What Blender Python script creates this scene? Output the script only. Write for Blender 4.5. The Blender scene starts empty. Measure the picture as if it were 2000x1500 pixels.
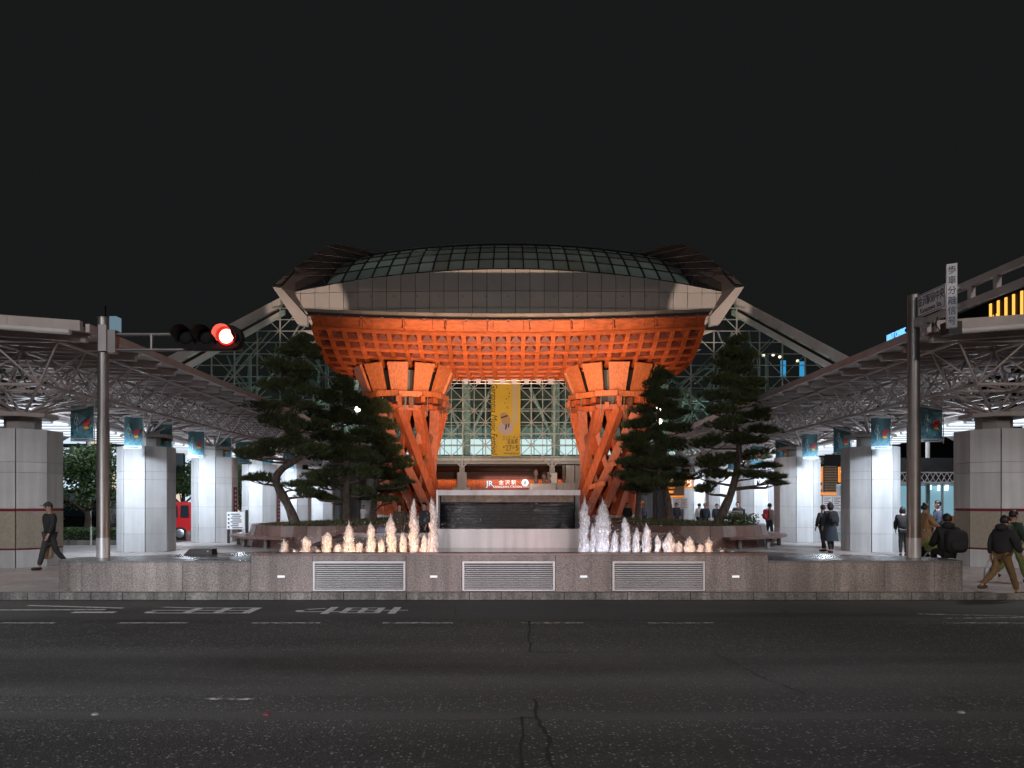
import bpy, bmesh, math, random
from mathutils import Vector, Matrix, noise as mnoise

SC = bpy.context.scene
COL = SC.collection
R = math.radians
random.seed(7)

# ------------------------------------------------------------------ camera
FPX, CX, HY, CAMZ = 1500.0, 993.0, 980.0, 1.9
cd = bpy.data.cameras.new('camera')
cam = bpy.data.objects.new('camera', cd); COL.objects.link(cam)
cam.location = (0, 0, CAMZ); cam.rotation_euler = (R(90), 0, 0)
cd.sensor_width = 36.0; cd.lens = 27.0
cd.shift_x = (1000 - CX) / 2000.0
cd.shift_y = (HY - 750) / 2000.0
cd.clip_start = 0.1; cd.clip_end = 2000
SC.camera = cam

# ------------------------------------------------------------------ night sky
W = bpy.data.worlds.new('World'); SC.world = W; W.use_nodes = True
wn = W.node_tree; bg = wn.nodes['Background']
sky = wn.nodes.new('ShaderNodeTexSky'); sky.sky_type = 'NISHITA'; sky.sun_disc = False
sky.sun_elevation = R(-4); sky.sun_rotation = R(180); sky.air_density = 1; sky.dust_density = 4
hsv = wn.nodes.new('ShaderNodeHueSaturation'); hsv.inputs['Saturation'].default_value = 0.25
mixw = wn.nodes.new('ShaderNodeMixRGB'); mixw.blend_type = 'MIX'; mixw.inputs[0].default_value = 0.93
wn.links.new(sky.outputs[0], hsv.inputs['Color'])
wn.links.new(hsv.outputs[0], mixw.inputs[1]); mixw.inputs[2].default_value = (0.099, 0.103, 0.107, 1)   # city glow on cloud
wn.links.new(mixw.outputs[0], bg.inputs[0]); bg.inputs[1].default_value = 0.10
SC.view_settings.view_transform = 'Standard'; SC.view_settings.look = 'None'
SC.view_settings.exposure = 0.0; SC.view_settings.gamma = 1.0
SC.view_settings.use_curve_mapping = False
SC.cycles.use_denoising = True
SC.cycles.max_bounces = 6; SC.cycles.diffuse_bounces = 3; SC.cycles.glossy_bounces = 3
SC.cycles.transparent_max_bounces = 24; SC.cycles.transmission_bounces = 4
SC.cycles.sample_clamp_indirect = 4.0
SC.cycles.caustics_reflective = False; SC.cycles.caustics_refractive = False

def lamp(kind, loc, power, col, size=0.3, target=None, spot=60, blend=0.5, size_y=None, name='lamp_light'):
    l = bpy.data.lights.new(name, kind); l.energy = power; l.color = col
    o = bpy.data.objects.new(name, l); COL.objects.link(o); o.location = loc
    if kind == 'AREA':
        l.size = size
        if size_y: l.shape = 'RECTANGLE'; l.size_y = size_y
    else: l.shadow_soft_size = size
    if kind == 'SPOT': l.spot_size = R(spot); l.spot_blend = blend
    if target is not None:
        o.rotation_euler = (Vector(target) - Vector(loc)).to_track_quat('-Z', 'Y').to_euler()
    return o
WARM = (1.0, 0.62, 0.36); ORANGE = (1.0, 0.50, 0.22); COOL = (0.78, 0.88, 1.0); NEUT = (1.0, 0.86, 0.78); PINK = (1.0, 0.70, 0.68); GREEN = (0.72, 1.0, 0.86)

# street lamps over the road; low, corner and high spots are added fill lights
lamp('SPOT', (-9.0, 4.0, 9.0), 2100, (.95, .97, 1.0), 0.35, (-7.5, 13, 0), 120, 0.8, name='street_and_fill_lamp')
lamp('SPOT', (11.0, 3.0, 9.0), 1400, (1.0, 0.93, 0.86), 0.35, (8, 14, 0), 120, 0.8, name='street_and_fill_lamp')
lamp('SPOT', (0.5, 2.0, 9.5), 1300, (.92, .96, 1.0), 0.4, (0, 14.0, 0), 110, 0.8, name='street_and_fill_lamp')
for x_, e_, c_ in ((-9.5, 8000, (.93, .95, 1.0)), (-6.0, 8000, (.96, .95, 1.0)), (-2.2, 6500, (1.0, .86, .88)), (1.6, 6000, (1.0, .82, .83)), (5.4, 3800, (1.0, .80, .72)), (9.2, 3200, (1.0, .80, .68))):
    lamp('SPOT', (x_, -9.5, 2.4), e_, c_, .4, (x_ * .94, 15.1, .35), 19, 1, name='street_and_fill_lamp')  # added unseen low spots that brighten the wall front, not street lighting
for sx_ in (-13.2, 13.2): lamp('SPOT', (sx_, 17.4, 5.7), 420, (1.0, .92, .92), .25, (sx_ * .95, 17.4, 0), 120, .9, name='corner_fill')  # added fill brightening the pavement at both corners
for sx_ in (-15, 15): lamp('SPOT', (sx_, 2, 12), 3600, (1.0, .86, .80), .5, (sx_ * .75, 60, 17), 75, .9, name='dome_fill')  # added unseen fill for the dome eaves, no mast stands here

# ------------------------------------------------------------------ helpers
def P(x, y, D):
    """photo pixel at a depth -> world point"""
    return Vector(((x - CX) * D / FPX, D, CAMZ - (y - HY) * D / FPX))
def PX(x, D): return (x - CX) * D / FPX
def PZ(y, D): return CAMZ - (y - HY) * D / FPX

def props(o, label=None, cat=None, group=None, kind=None):
    if label: o['label'] = label
    if cat: o['category'] = cat
    if group: o['group'] = group
    if kind: o['kind'] = kind
    return o
def thing(name, label, cat, loc=(0, 0, 0), rotz=0.0, group=None):
    o = bpy.data.objects.new(name, None); COL.objects.link(o)
    o.empty_display_size = 0.2
    o.location = loc; o.rotation_euler = (0, 0, rotz)
    return props(o, label, cat, group)
def inv_of(o):
    m = Matrix.Identity(4)
    while o is not None:
        m = (Matrix.Translation(o.location) @ o.rotation_euler.to_matrix().to_4x4()) @ m
        o = o.parent
    return m.inverted()
def add(name, mesh, parent=None, loc=(0, 0, 0), rot=(0, 0, 0), scale=None):
    o = bpy.data.objects.new(name, mesh); COL.objects.link(o)
    o.location = loc; o.rotation_euler = rot
    if scale: o.scale = scale
    if parent is not None: o.parent = parent
    return o

class MB:
    def __init__(s): s.v = []; s.f = []; s.m = []; s.mi = 0; s.sm = []
    def poly(s, pts, smooth=False):
        b = len(s.v); s.v += [tuple(p) for p in pts]; s.f.append(tuple(range(b, b + len(pts)))); s.m.append(s.mi); s.sm.append(smooth)
    def faces(s, vs, fs, smooth=False):
        b = len(s.v); s.v += [tuple(p) for p in vs]
        for f in fs: s.f.append(tuple(i + b for i in f)); s.m.append(s.mi); s.sm.append(smooth)
    def hexa(s, p):
        """8 points: bottom 4 ccw, top 4 ccw"""
        s.faces(p, [(3, 2, 1, 0), (4, 5, 6, 7), (0, 1, 5, 4), (1, 2, 6, 5), (2, 3, 7, 6), (3, 0, 4, 7)])
    def box(s, c, d, M=None):
        x, y, z = c; a, b, e = d[0] / 2, d[1] / 2, d[2] / 2
        p = [Vector((x - a, y - b, z - e)), Vector((x + a, y - b, z - e)), Vector((x + a, y + b, z - e)), Vector((x - a, y + b, z - e)),
             Vector((x - a, y - b, z + e)), Vector((x + a, y - b, z + e)), Vector((x + a, y + b, z + e)), Vector((x - a, y + b, z + e))]
        if M is not None: p = [M @ q for q in p]
        s.hexa(p)
    def b2(s, lo, hi): s.box([(a + b) / 2 for a, b in zip(lo, hi)], [abs(b - a) for a, b in zip(lo, hi)])
    def bar(s, p0, p1, w, h, up=(0, 0, 1)):
        p0, p1 = Vector(p0), Vector(p1); d = (p1 - p0)
        if d.length < 1e-6: return
        d.normalize(); up = Vector(up)
        if abs(d.dot(up)) > 0.98: up = Vector((0, 1, 0))
        x = d.cross(up).normalized() * (w / 2); y = x.cross(d).normalized() * (h / 2)
        s.hexa([p0 - x - y, p0 + x - y, p0 + x + y, p0 - x + y, p1 - x - y, p1 + x - y, p1 + x + y, p1 - x + y])
    def tube(s, pts, r, n=6, cap=True, smooth=True):
        pts = [Vector(p) for p in pts]; k = len(pts)
        rs = r if isinstance(r, (list, tuple)) else [r] * k
        rings = []; prev = None
        for i in range(k):
            d = (pts[min(i + 1, k - 1)] - pts[max(i - 1, 0)]).normalized()
            if prev is None:
                a = Vector((0, 0, 1)) if abs(d.z) < 0.9 else Vector((1, 0, 0)); x = d.cross(a).normalized()
            else:
                x = (prev - d * prev.dot(d)); x = x.normalized() if x.length > 1e-6 else d.orthogonal().normalized()
            prev = x; y = d.cross(x)
            rings.append([pts[i] + (x * math.cos(t) + y * math.sin(t)) * rs[i] for t in [2 * math.pi * j / n for j in range(n)]])
        vs = [q for g in rings for q in g]; fs = []
        for i in range(k - 1):
            for j in range(n):
                fs.append((i * n + j, i * n + (j + 1) % n, (i + 1) * n + (j + 1) % n, (i + 1) * n + j))
        s.faces(vs, fs, smooth)
        if cap:
            s.poly(list(reversed(rings[0]))); s.poly(rings[-1])
    def prism(s, poly, z0, z1, M=None):
        """2D ccw polygon extruded in z"""
        n = len(poly)
        vs = [Vector((p[0], p[1], z0)) for p in poly] + [Vector((p[0], p[1], z1)) for p in poly]
        if M is not None: vs = [M @ q for q in vs]
        s.faces(vs, [tuple(reversed(range(n))), tuple(range(n, 2 * n))] + [(i, (i + 1) % n, n + (i + 1) % n, n + i) for i in range(n)])
    def lathe(s, prof, n=16, c=(0, 0, 0), smooth=True):
        vs = []; fs = []
        for r, z in prof:
            for j in range(n):
                t = 2 * math.pi * j / n; vs.append((c[0] + r * math.cos(t), c[1] + r * math.sin(t), c[2] + z))
        for i in range(len(prof) - 1):
            for j in range(n): fs.append((i * n + j, i * n + (j + 1) % n, (i + 1) * n + (j + 1) % n, (i + 1) * n + j))
        s.faces(vs, fs, smooth)
    def mesh(s, name, mats, inv=None):
        me = bpy.data.meshes.new(name)
        v = s.v if inv is None else [tuple(inv @ Vector(p)) for p in s.v]
        me.from_pydata(v, [], s.f)
        if not isinstance(mats, (list, tuple)): mats = [mats]
        for m in mats: me.materials.append(m)
        if len(mats) > 1: me.polygons.foreach_set('material_index', s.m)
        if any(s.sm): me.polygons.foreach_set('use_smooth', s.sm)
        me.update(); return me
    def build(s, name, mats, parent=None, world=True, kind=None, label=None):
        inv = inv_of(parent) if (parent is not None and world) else None
        o = add(name, s.mesh(name, mats, inv), parent)
        return props(o, label=label, kind=kind)
def struct(o): o['kind'] = 'structure'; return o
def copy_tree(o, parent=None):
    c = o.copy(); COL.objects.link(c)
    if parent is not None: c.parent = parent
    for ch in list(o.children): copy_tree(ch, c)
    return c
def text(body, size, name, mat, parent, M, ext=0.004, align='CENTER', sx=1.0, shear=0.0):
    cu = bpy.data.curves.new(name, 'FONT'); cu.body = body; cu.size = size; cu.extrude = ext
    cu.align_x = align; cu.align_y = 'CENTER'; cu.resolution_u = 2; cu.shear = shear
    cu.materials.append(mat)
    o = bpy.data.objects.new(name, cu); COL.objects.link(o)
    M = M @ Matrix.Diagonal((sx, 1, 1, 1))
    if parent is not None: o.parent = parent; M = inv_of(parent) @ M
    o.matrix_local = M
    return o
def frame(loc, right, up):
    """matrix whose x runs along right, y along up (text plane)"""
    r = Vector(right).normalized(); u = Vector(up).normalized(); n = r.cross(u)
    m = Matrix((r, u, n)).transposed().to_4x4(); m.translation = Vector(loc); return m

# ------------------------------------------------------------------ materials
def nt(m): return m.node_tree.nodes, m.node_tree.links
def mat(name, col, rough=0.5, metal=0.0, var=0.0, vscale=4.0, bump=0.0, bscale=30.0, spec=0.5, stretch=None, coat=0.0, rnd=0.0):
    m = bpy.data.materials.new(name); m.use_nodes = True; N, L = nt(m); b = N['Principled BSDF']
    b.inputs['Base Color'].default_value = (*col, 1); b.inputs['Roughness'].default_value = rough
    b.inputs['Metallic'].default_value = metal; b.inputs['Specular IOR Level'].default_value = spec
    if coat: b.inputs['Coat Weight'].default_value = coat
    if var or bump:
        tc = N.new('ShaderNodeTexCoord'); src = tc.outputs['Object']
        if stretch:
            mp = N.new('ShaderNodeMapping'); mp.inputs['Scale'].default_value = stretch; L.new(src, mp.inputs[0]); src = mp.outputs[0]
    if var:
        n = N.new('ShaderNodeTexNoise'); n.inputs['Scale'].default_value = vscale; n.inputs['Detail'].default_value = 5; L.new(src, n.inputs['Vector'])
        cr = N.new('ShaderNodeValToRGB'); L.new(n.outputs['Fac'], cr.inputs[0])
        cr.color_ramp.elements[0].position = 0.3; cr.color_ramp.elements[1].position = 0.7
        cr.color_ramp.elements[0].color = (*[max(0, c * (1 - var)) for c in col], 1)
        cr.color_ramp.elements[1].color = (*[min(1, c * (1 + var)) for c in col], 1)
        L.new(cr.outputs[0], b.inputs['Base Color'])
        mr = N.new('ShaderNodeMapRange'); mr.inputs[3].default_value = max(0.02, rough - 0.08); mr.inputs[4].default_value = min(1, rough + 0.1)
        L.new(n.outputs['Fac'], mr.inputs[0]); L.new(mr.outputs[0], b.inputs['Roughness'])
    if rnd:
        oi = N.new('ShaderNodeObjectInfo'); r1 = N.new('ShaderNodeMapRange'); r1.inputs[3].default_value = 1 - rnd; r1.inputs[4].default_value = 1 + rnd; L.new(oi.outputs['Random'], r1.inputs[0])
        mu = N.new('ShaderNodeMixRGB'); mu.blend_type = 'MULTIPLY'; mu.inputs[0].default_value = 1
        if var: L.new(cr.outputs[0], mu.inputs[1])
        else: mu.inputs[1].default_value = (*col, 1)
        L.new(r1.outputs[0], mu.inputs[2]); L.new(mu.outputs[0], b.inputs['Base Color'])
    if bump:
        n2 = N.new('ShaderNodeTexNoise'); n2.inputs['Scale'].default_value = bscale; n2.inputs['Detail'].default_value = 4; L.new(src, n2.inputs['Vector'])
        bp = N.new('ShaderNodeBump'); bp.inputs['Strength'].default_value = bump; bp.inputs['Distance'].default_value = 0.02
        L.new(n2.outputs['Fac'], bp.inputs['Height']); L.new(bp.outputs[0], b.inputs['Normal'])
    return m
def granite(name, c0, c1, rough=0.4, scale=55.0, stain=0.25, joints=None):
    m = bpy.data.materials.new(name); m.use_nodes = True; N, L = nt(m); b = N['Principled BSDF']
    tc = N.new('ShaderNodeTexCoord'); g = N.new('ShaderNodeNewGeometry')
    n = N.new('ShaderNodeTexNoise'); n.inputs['Scale'].default_value = scale; n.inputs['Detail'].default_value = 3; n.inputs['Roughness'].default_value = 0.7
    L.new(g.outputs['Position'], n.inputs['Vector'])
    cr = N.new('ShaderNodeValToRGB'); e = cr.color_ramp.elements
    e[0].position = 0.36; e[0].color = (*c0, 1); e[1].position = 0.62; e[1].color = (*c1, 1)
    L.new(n.outputs['Fac'], cr.inputs[0])
    n2 = N.new('ShaderNodeTexNoise'); n2.inputs['Scale'].default_value = 0.9; n2.inputs['Detail'].default_value = 6
    L.new(g.outputs['Position'], n2.inputs['Vector'])
    mr = N.new('ShaderNodeMapRange'); mr.inputs[1].default_value = 0.3; mr.inputs[2].default_value = 0.7; mr.inputs[3].default_value = 1 - stain; mr.inputs[4].default_value = 1.08
    L.new(n2.outputs['Fac'], mr.inputs[0])
    mx = N.new('ShaderNodeMixRGB'); mx.blend_type = 'MULTIPLY'; mx.inputs[0].default_value = 1
    L.new(cr.outputs[0], mx.inputs[1]); L.new(mr.outputs[0], mx.inputs[2]); out = mx.outputs[0]
    if joints:
        br = N.new('ShaderNodeTexBrick'); br.inputs['Scale'].default_value = 1.0; br.offset = 0.0
        br.inputs['Brick Width'].default_value = joints; br.inputs['Row Height'].default_value = joints; br.inputs['Mortar Size'].default_value = 0.006
        br.inputs['Color1'].default_value = (1, 1, 1, 1); br.inputs['Color2'].default_value = (0.86, 0.84, 0.84, 1); br.inputs['Mortar'].default_value = (0.45, 0.43, 0.42, 1)
        L.new(g.outputs['Position'], br.inputs['Vector'])
        m2 = N.new('ShaderNodeMixRGB'); m2.blend_type = 'MULTIPLY'; m2.inputs[0].default_value = 1
        L.new(out, m2.inputs[1]); L.new(br.outputs['Color'], m2.inputs[2]); out = m2.outputs[0]
    # run-off streaks and slab to slab variation
    mp = N.new('ShaderNodeMapping'); mp.inputs['Scale'].default_value = (5, 5, .35); L.new(g.outputs['Position'], mp.inputs[0])
    n4 = N.new('ShaderNodeTexNoise'); n4.inputs['Scale'].default_value = 1; n4.inputs['Detail'].default_value = 6; L.new(mp.outputs[0], n4.inputs['Vector'])
    m4 = N.new('ShaderNodeMapRange'); m4.inputs[1].default_value = .35; m4.inputs[2].default_value = .62; m4.inputs[3].default_value = 1 - stain * .9; m4.inputs[4].default_value = 1.05; L.new(n4.outputs['Fac'], m4.inputs[0])
    oi = N.new('ShaderNodeObjectInfo'); m5 = N.new('ShaderNodeMapRange'); m5.inputs[3].default_value = .90; m5.inputs[4].default_value = 1.08; L.new(oi.outputs['Random'], m5.inputs[0])
    m6 = N.new('ShaderNodeMath'); m6.operation = 'MULTIPLY'; L.new(m4.outputs[0], m6.inputs[0]); L.new(m5.outputs[0], m6.inputs[1])
    m7 = N.new('ShaderNodeMixRGB'); m7.blend_type = 'MULTIPLY'; m7.inputs[0].default_value = 1; L.new(out, m7.inputs[1]); L.new(m6.outputs[0], m7.inputs[2]); out = m7.outputs[0]
    L.new(out, b.inputs['Base Color'])
    rr = N.new('ShaderNodeMapRange'); rr.inputs[3].default_value = max(0.05, rough - 0.12); rr.inputs[4].default_value = rough + 0.12
    L.new(n2.outputs['Fac'], rr.inputs[0]); L.new(rr.outputs[0], b.inputs['Roughness'])
    return m
def emit(name, col, strength):
    m = bpy.data.materials.new(name); m.use_nodes = True; N, L = nt(m); b = N['Principled BSDF']
    b.inputs['Base Color'].default_value = (*[c * 0.5 for c in col], 1)
    b.inputs['Emission Color'].default_value = (*col, 1); b.inputs['Emission Strength'].default_value = strength
    return m
def glass(name, tint=(0.8, 0.9, 0.88), refl=0.12, rough=0.05):
    m = bpy.data.materials.new(name); m.use_nodes = True; N, L = nt(m)
    for n in list(N):
        if n.type == 'BSDF_PRINCIPLED': N.remove(n)
    t = N.new('ShaderNodeBsdfTransparent'); t.inputs[0].default_value = (*tint, 1)
    g = N.new('ShaderNodeBsdfGlossy'); g.inputs['Roughness'].default_value = rough
    mx = N.new('ShaderNodeMixShader'); lw = N.new('ShaderNodeLayerWeight'); lw.inputs[0].default_value = refl
    L.new(lw.outputs['Fresnel'], mx.inputs[0]); L.new(t.outputs[0], mx.inputs[1]); L.new(g.outputs[0], mx.inputs[2])
    L.new(mx.outputs[0], N['Material Output'].inputs[0]); return m

M = {}
M['wall_granite'] = granite('wall_granite', (0.16, 0.13, 0.12), (0.42, 0.36, 0.34), 0.5, 42, 0.35)
M['kerb_stone'] = granite('kerb_stone', (0.16, 0.15, 0.14), (0.36, 0.34, 0.32), 0.75, 30, 0.55)
M['top_granite'] = granite('top_granite', (0.13, 0.13, 0.13), (0.26, 0.25, 0.25), 0.26, 50, 0.2)
M['red_granite'] = granite('red_granite', (0.12, 0.065, 0.055), (0.30, 0.18, 0.155), 0.3, 60, 0.25)
M['column_stone'] = granite('column_stone', (0.50, 0.51, 0.52), (0.66, 0.66, 0.67), 0.55, 70, 0.12)
M['paving'] = granite('paving', (0.30, 0.27, 0.26), (0.46, 0.42, 0.41), 0.45, 40, 0.2, joints=0.6)
M['pale_stone'] = granite('pale_stone', (0.44, 0.42, 0.42), (0.60, 0.57, 0.57), 0.45, 60, 0.22)
M['brown_stone'] = granite('brown_stone', (0.13, 0.085, 0.050), (0.26, 0.18, 0.11), 0.5, 9, 0.5)
M['steel'] = mat('steel', (0.26, 0.235, 0.225), 0.42, 0.8, 0.15, 2.5)
M['brushed'] = mat('brushed_steel', (0.46, 0.46, 0.47), 0.42, 0.45, 0.10, 3)
M['slat_metal'] = mat('slat_metal', (.80, .80, .82), .4, .2, .08, 3)
M['frame_paint'] = mat('frame_paint', (0.44, 0.385, 0.37), 0.45, 0.0, 0.15, 2)
M['deck_paint'] = mat('deck_paint', (0.40, 0.37, 0.36), 0.55, 0.0, 0.2, 1.2, 0.2, 8, stretch=(0.3, 3, 3))
M['white_paint'] = mat('white_paint', (0.62, 0.60, 0.58), 0.4, 0.0, 0.08, 2)
M['dome_panel'] = mat('dome_panel', (0.74, 0.69, 0.67), 0.5, 0.0, 0.07, 0.6, rnd=.05)
M['hood_metal'] = mat('hood_metal', (.17, .145, .14), .55, 0, .1, 1)
M['joint_grey'] = mat('joint_grey', (.22, .22, .22), .8)
M['dome_frame'] = mat('dome_frame', (0.50, 0.52, 0.50), 0.4, 0.0, 0.1, 2)
M['dark'] = mat('dark_metal', (0.03, 0.028, 0.028), 0.45, 0.3, 0.2, 3)
M['void'] = mat('black_backing', (0.012, 0.012, 0.012), 0.8)
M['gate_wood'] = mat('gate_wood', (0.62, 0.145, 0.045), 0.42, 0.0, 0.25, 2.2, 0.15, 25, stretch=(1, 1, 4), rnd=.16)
M['coffer_wood'] = mat('shade_deepened_coffer_wood', (0.20, 0.030, 0.010), 0.5, 0.0, 0.3, 2.2, 0.15, 25, stretch=(1, 1, 4), rnd=.2)  # dark red stain, deepened so the recesses read as shaded
M['gate_board'] = mat('gate_board', (0.62, 0.175, 0.062), 0.45, 0.0, 0.28, 3.0, 0.25, 35, stretch=(4, 4, 0.6), rnd=.10)
M['gate_leg'] = mat('gate_leg_wood', (0.44, 0.100, 0.036), 0.45, 0.0, 0.30, 2.5, 0.2, 30, stretch=(3, 3, 0.7), rnd=.18)
M['gate_dark'] = mat('gate_dark_wood', (0.19, 0.065, 0.032), 0.55, 0.0, 0.3, 3.0)
M['zinc'] = mat('zinc_roof', (0.30, 0.25, 0.225), 0.55, 0.1, 0.25, 1.0)
M['glass'] = glass('facade_glass', (0.72, 0.86, 0.80), 0.18, 0.08)
def frosted(name, col):
    m = bpy.data.materials.new(name); m.use_nodes = True; N, L = nt(m); b = N['Principled BSDF']
    b.inputs['Base Color'].default_value = (*col, 1); b.inputs['Roughness'].default_value = .3
    t = N.new('ShaderNodeBsdfTranslucent'); t.inputs[0].default_value = (*col, 1)
    mx = N.new('ShaderNodeMixShader'); oi = N.new('ShaderNodeObjectInfo'); mr = N.new('ShaderNodeMapRange'); mr.inputs[3].default_value = .25; mr.inputs[4].default_value = .6; L.new(oi.outputs['Random'], mr.inputs[0]); L.new(mr.outputs[0], mx.inputs[0])
    L.new(b.outputs[0], mx.inputs[1]); L.new(t.outputs[0], mx.inputs[2]); L.new(mx.outputs[0], N['Material Output'].inputs[0]); return m
M['roof_glass'] = frosted('frosted_roof_glass', (0.46, 0.46, 0.44))
M['shop_glass'] = glass('shelter_glass', (0.75, 0.88, 0.92), 0.2, 0.03)
M['louver_wood'] = mat('louver_wood', (0.24, 0.085, 0.05), 0.5, 0.0, 0.2, 3)
M['bark'] = mat('pine_bark', (0.115, 0.085, 0.068), 0.9, 0.0, 0.5, 6, 0.9, 14, stretch=(2, 2, 0.7))
def leaf_mat(name, c0, c1):
    m = bpy.data.materials.new(name); m.use_nodes = True; N, L = nt(m); b = N['Principled BSDF']
    g = N.new('ShaderNodeNewGeometry'); cr = N.new('ShaderNodeValToRGB'); L.new(g.outputs['Random Per Island'], cr.inputs[0])
    cr.color_ramp.elements[0].color = (*c0, 1); cr.color_ramp.elements[1].color = (*c1, 1)
    L.new(cr.outputs[0], b.inputs['Base Color']); b.inputs['Roughness'].default_value = 0.6; b.inputs['Specular IOR Level'].default_value = 0.25
    return m
M['needles'] = leaf_mat('pine_needles', (0.040, 0.055, 0.026), (0.15, 0.175, 0.075))
M['leaves'] = leaf_mat('broad_leaves', (0.030, 0.055, 0.022), (0.10, 0.15, 0.055))
M['moss'] = leaf_mat('moss_grass', (0.05, 0.06, 0.018), (0.14, 0.14, 0.05))
M['cool_lamp'] = emit('cool_lamp', (0.82, 0.91, 1.0), 3.2)
M['warm_lamp'] = emit('warm_lamp', (1.0, 0.80, 0.58), 9.0)
M['black'] = mat('black_plastic', (0.015, 0.015, 0.016), 0.4)
M['white'] = mat('white_print', (0.78, 0.78, 0.78), 0.45)
M['navy'] = mat('navy_print', (0.020, 0.022, 0.06), 0.5)
M['maroon'] = mat('maroon_print', (0.22, 0.015, 0.03), 0.5)
M['orange'] = mat('orange_print', (0.85, 0.24, 0.02), 0.5)
M['blackprint'] = mat('black_print', (0.015, 0.014, 0.014), 0.6)
# ================================================================== SETTING: ground, road, kerb
def asphalt():
    m = bpy.data.materials.new('asphalt'); m.use_nodes = True; N, L = nt(m); b = N['Principled BSDF']
    g = N.new('ShaderNodeNewGeometry'); sp = N.new('ShaderNodeSeparateXYZ'); L.new(g.outputs['Position'], sp.inputs[0])
    wob = N.new('ShaderNodeTexNoise'); wob.inputs['Scale'].default_value = 1.3; wob.inputs['Detail'].default_value = 4; L.new(g.outputs['Position'], wob.inputs['Vector'])
    ma = N.new('ShaderNodeMath'); ma.operation = 'MULTIPLY_ADD'; ma.inputs[1].default_value = 0.10; L.new(wob.outputs['Fac'], ma.inputs[0]); L.new(sp.outputs['Y'], ma.inputs[2])
    dv = N.new('ShaderNodeMath'); dv.operation = 'DIVIDE'; dv.inputs[1].default_value = 16.0; L.new(ma.outputs[0], dv.inputs[0])
    cr = N.new('ShaderNodeValToRGB'); cr.color_ramp.interpolation = 'CONSTANT'; L.new(dv.outputs[0], cr.inputs[0])
    E = cr.color_ramp.elements
    # coarseness by lane strip (old worn lanes, newer smooth overlay, gutter strip)
    stops = [(0.0, 0.95), (6.72, 0.12), (6.98, 0.9), (7.55, 0.42), (9.72, 0.85), (12.35, 0.18)]
    E[0].position = 0; E[0].color = (0.95, 0.95, 0.95, 1); E[1].position = stops[1][0] / 16; E[1].color = (0.12, 0.12, 0.12, 1)
    for y, c in stops[2:]:
        e = E.new(y / 16); e.color = (c, c, c, 1)
    n = N.new('ShaderNodeTexVoronoi'); n.inputs['Scale'].default_value = 46; n.inputs['Randomness'].default_value = 1.0
    L.new(g.outputs['Position'], n.inputs['Vector'])
    n2 = N.new('ShaderNodeTexNoise'); n2.inputs['Scale'].default_value = 70; n2.inputs['Detail'].default_value = 3; L.new(g.outputs['Position'], n2.inputs['Vector'])
    hs = N.new('ShaderNodeMath'); hs.operation = 'ADD'; L.new(n.outputs['Distance'], hs.inputs[0]); L.new(n2.outputs['Fac'], hs.inputs[1])
    bp = N.new('ShaderNodeBump'); bp.inputs['Distance'].default_value = 0.035
    st = N.new('ShaderNodeMapRange'); st.inputs[3].default_value = 0.12; st.inputs[4].default_value = 0.95; L.new(cr.outputs[0], st.inputs[0])
    L.new(st.outputs[0], bp.inputs['Strength']); L.new(hs.outputs[0], bp.inputs['Height']); L.new(bp.outputs[0], b.inputs['Normal'])
    c2 = N.new('ShaderNodeValToRGB'); c2.color_ramp.elements[0].position = 0.3; c2.color_ramp.elements[0].color = (0.014, 0.014, 0.014, 1); c2.color_ramp.elements[1].position = 0.75; c2.color_ramp.elements[1].color = (0.10, 0.099, 0.098, 1)
    L.new(n2.outputs['Fac'], c2.inputs[0])
    n3 = N.new('ShaderNodeTexNoise'); n3.inputs['Scale'].default_value = 0.5; n3.inputs['Detail'].default_value = 7
    mp = N.new('ShaderNodeMapping'); mp.inputs['Scale'].default_value = (0.22, 1.9, 1); L.new(g.outputs['Position'], mp.inputs[0]); L.new(mp.outputs[0], n3.inputs['Vector'])
    m3 = N.new('ShaderNodeMapRange'); m3.inputs[1].default_value = 0.3; m3.inputs[2].default_value = 0.7; m3.inputs[3].default_value = 0.5; m3.inputs[4].default_value = 1.4; L.new(n3.outputs['Fac'], m3.inputs[0])
    mx = N.new('ShaderNodeMixRGB'); mx.blend_type = 'MULTIPLY'; mx.inputs[0].default_value = 1; L.new(c2.outputs[0], mx.inputs[1]); L.new(m3.outputs[0], mx.inputs[2])
    # pale stones showing in the worn strips
    v2 = N.new('ShaderNodeTexVoronoi'); v2.inputs['Scale'].default_value = 30; L.new(g.outputs['Position'], v2.inputs['Vector'])
    sc_ = N.new('ShaderNodeSeparateColor'); L.new(v2.outputs['Color'], sc_.inputs[0])
    gt = N.new('ShaderNodeMapRange'); gt.inputs[1].default_value = .55; gt.inputs[2].default_value = 1.0; L.new(sc_.outputs[0], gt.inputs[0])
    ds = N.new('ShaderNodeMapRange'); ds.inputs[1].default_value = .45; ds.inputs[2].default_value = .2; L.new(v2.outputs['Distance'], ds.inputs[0])
    gm = N.new('ShaderNodeMath'); gm.operation = 'MULTIPLY'; L.new(gt.outputs[0], gm.inputs[0]); L.new(ds.outputs[0], gm.inputs[1])
    gm2 = N.new('ShaderNodeMath'); gm2.operation = 'MULTIPLY'; L.new(gm.outputs[0], gm2.inputs[0]); L.new(cr.outputs[0], gm2.inputs[1])
    mx4 = N.new('ShaderNodeMixRGB'); L.new(gm2.outputs[0], mx4.inputs[0]); L.new(mx.outputs[0], mx4.inputs[1]); mx4.inputs[2].default_value = (.36, .355, .35, 1)
    L.new(mx4.outputs[0], b.inputs['Base Color'])
    rr = N.new('ShaderNodeMapRange'); rr.inputs[3].default_value = 0.52; rr.inputs[4].default_value = 0.75; L.new(n3.outputs['Fac'], rr.inputs[0]); L.new(rr.outputs[0], b.inputs['Roughness'])
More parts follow.
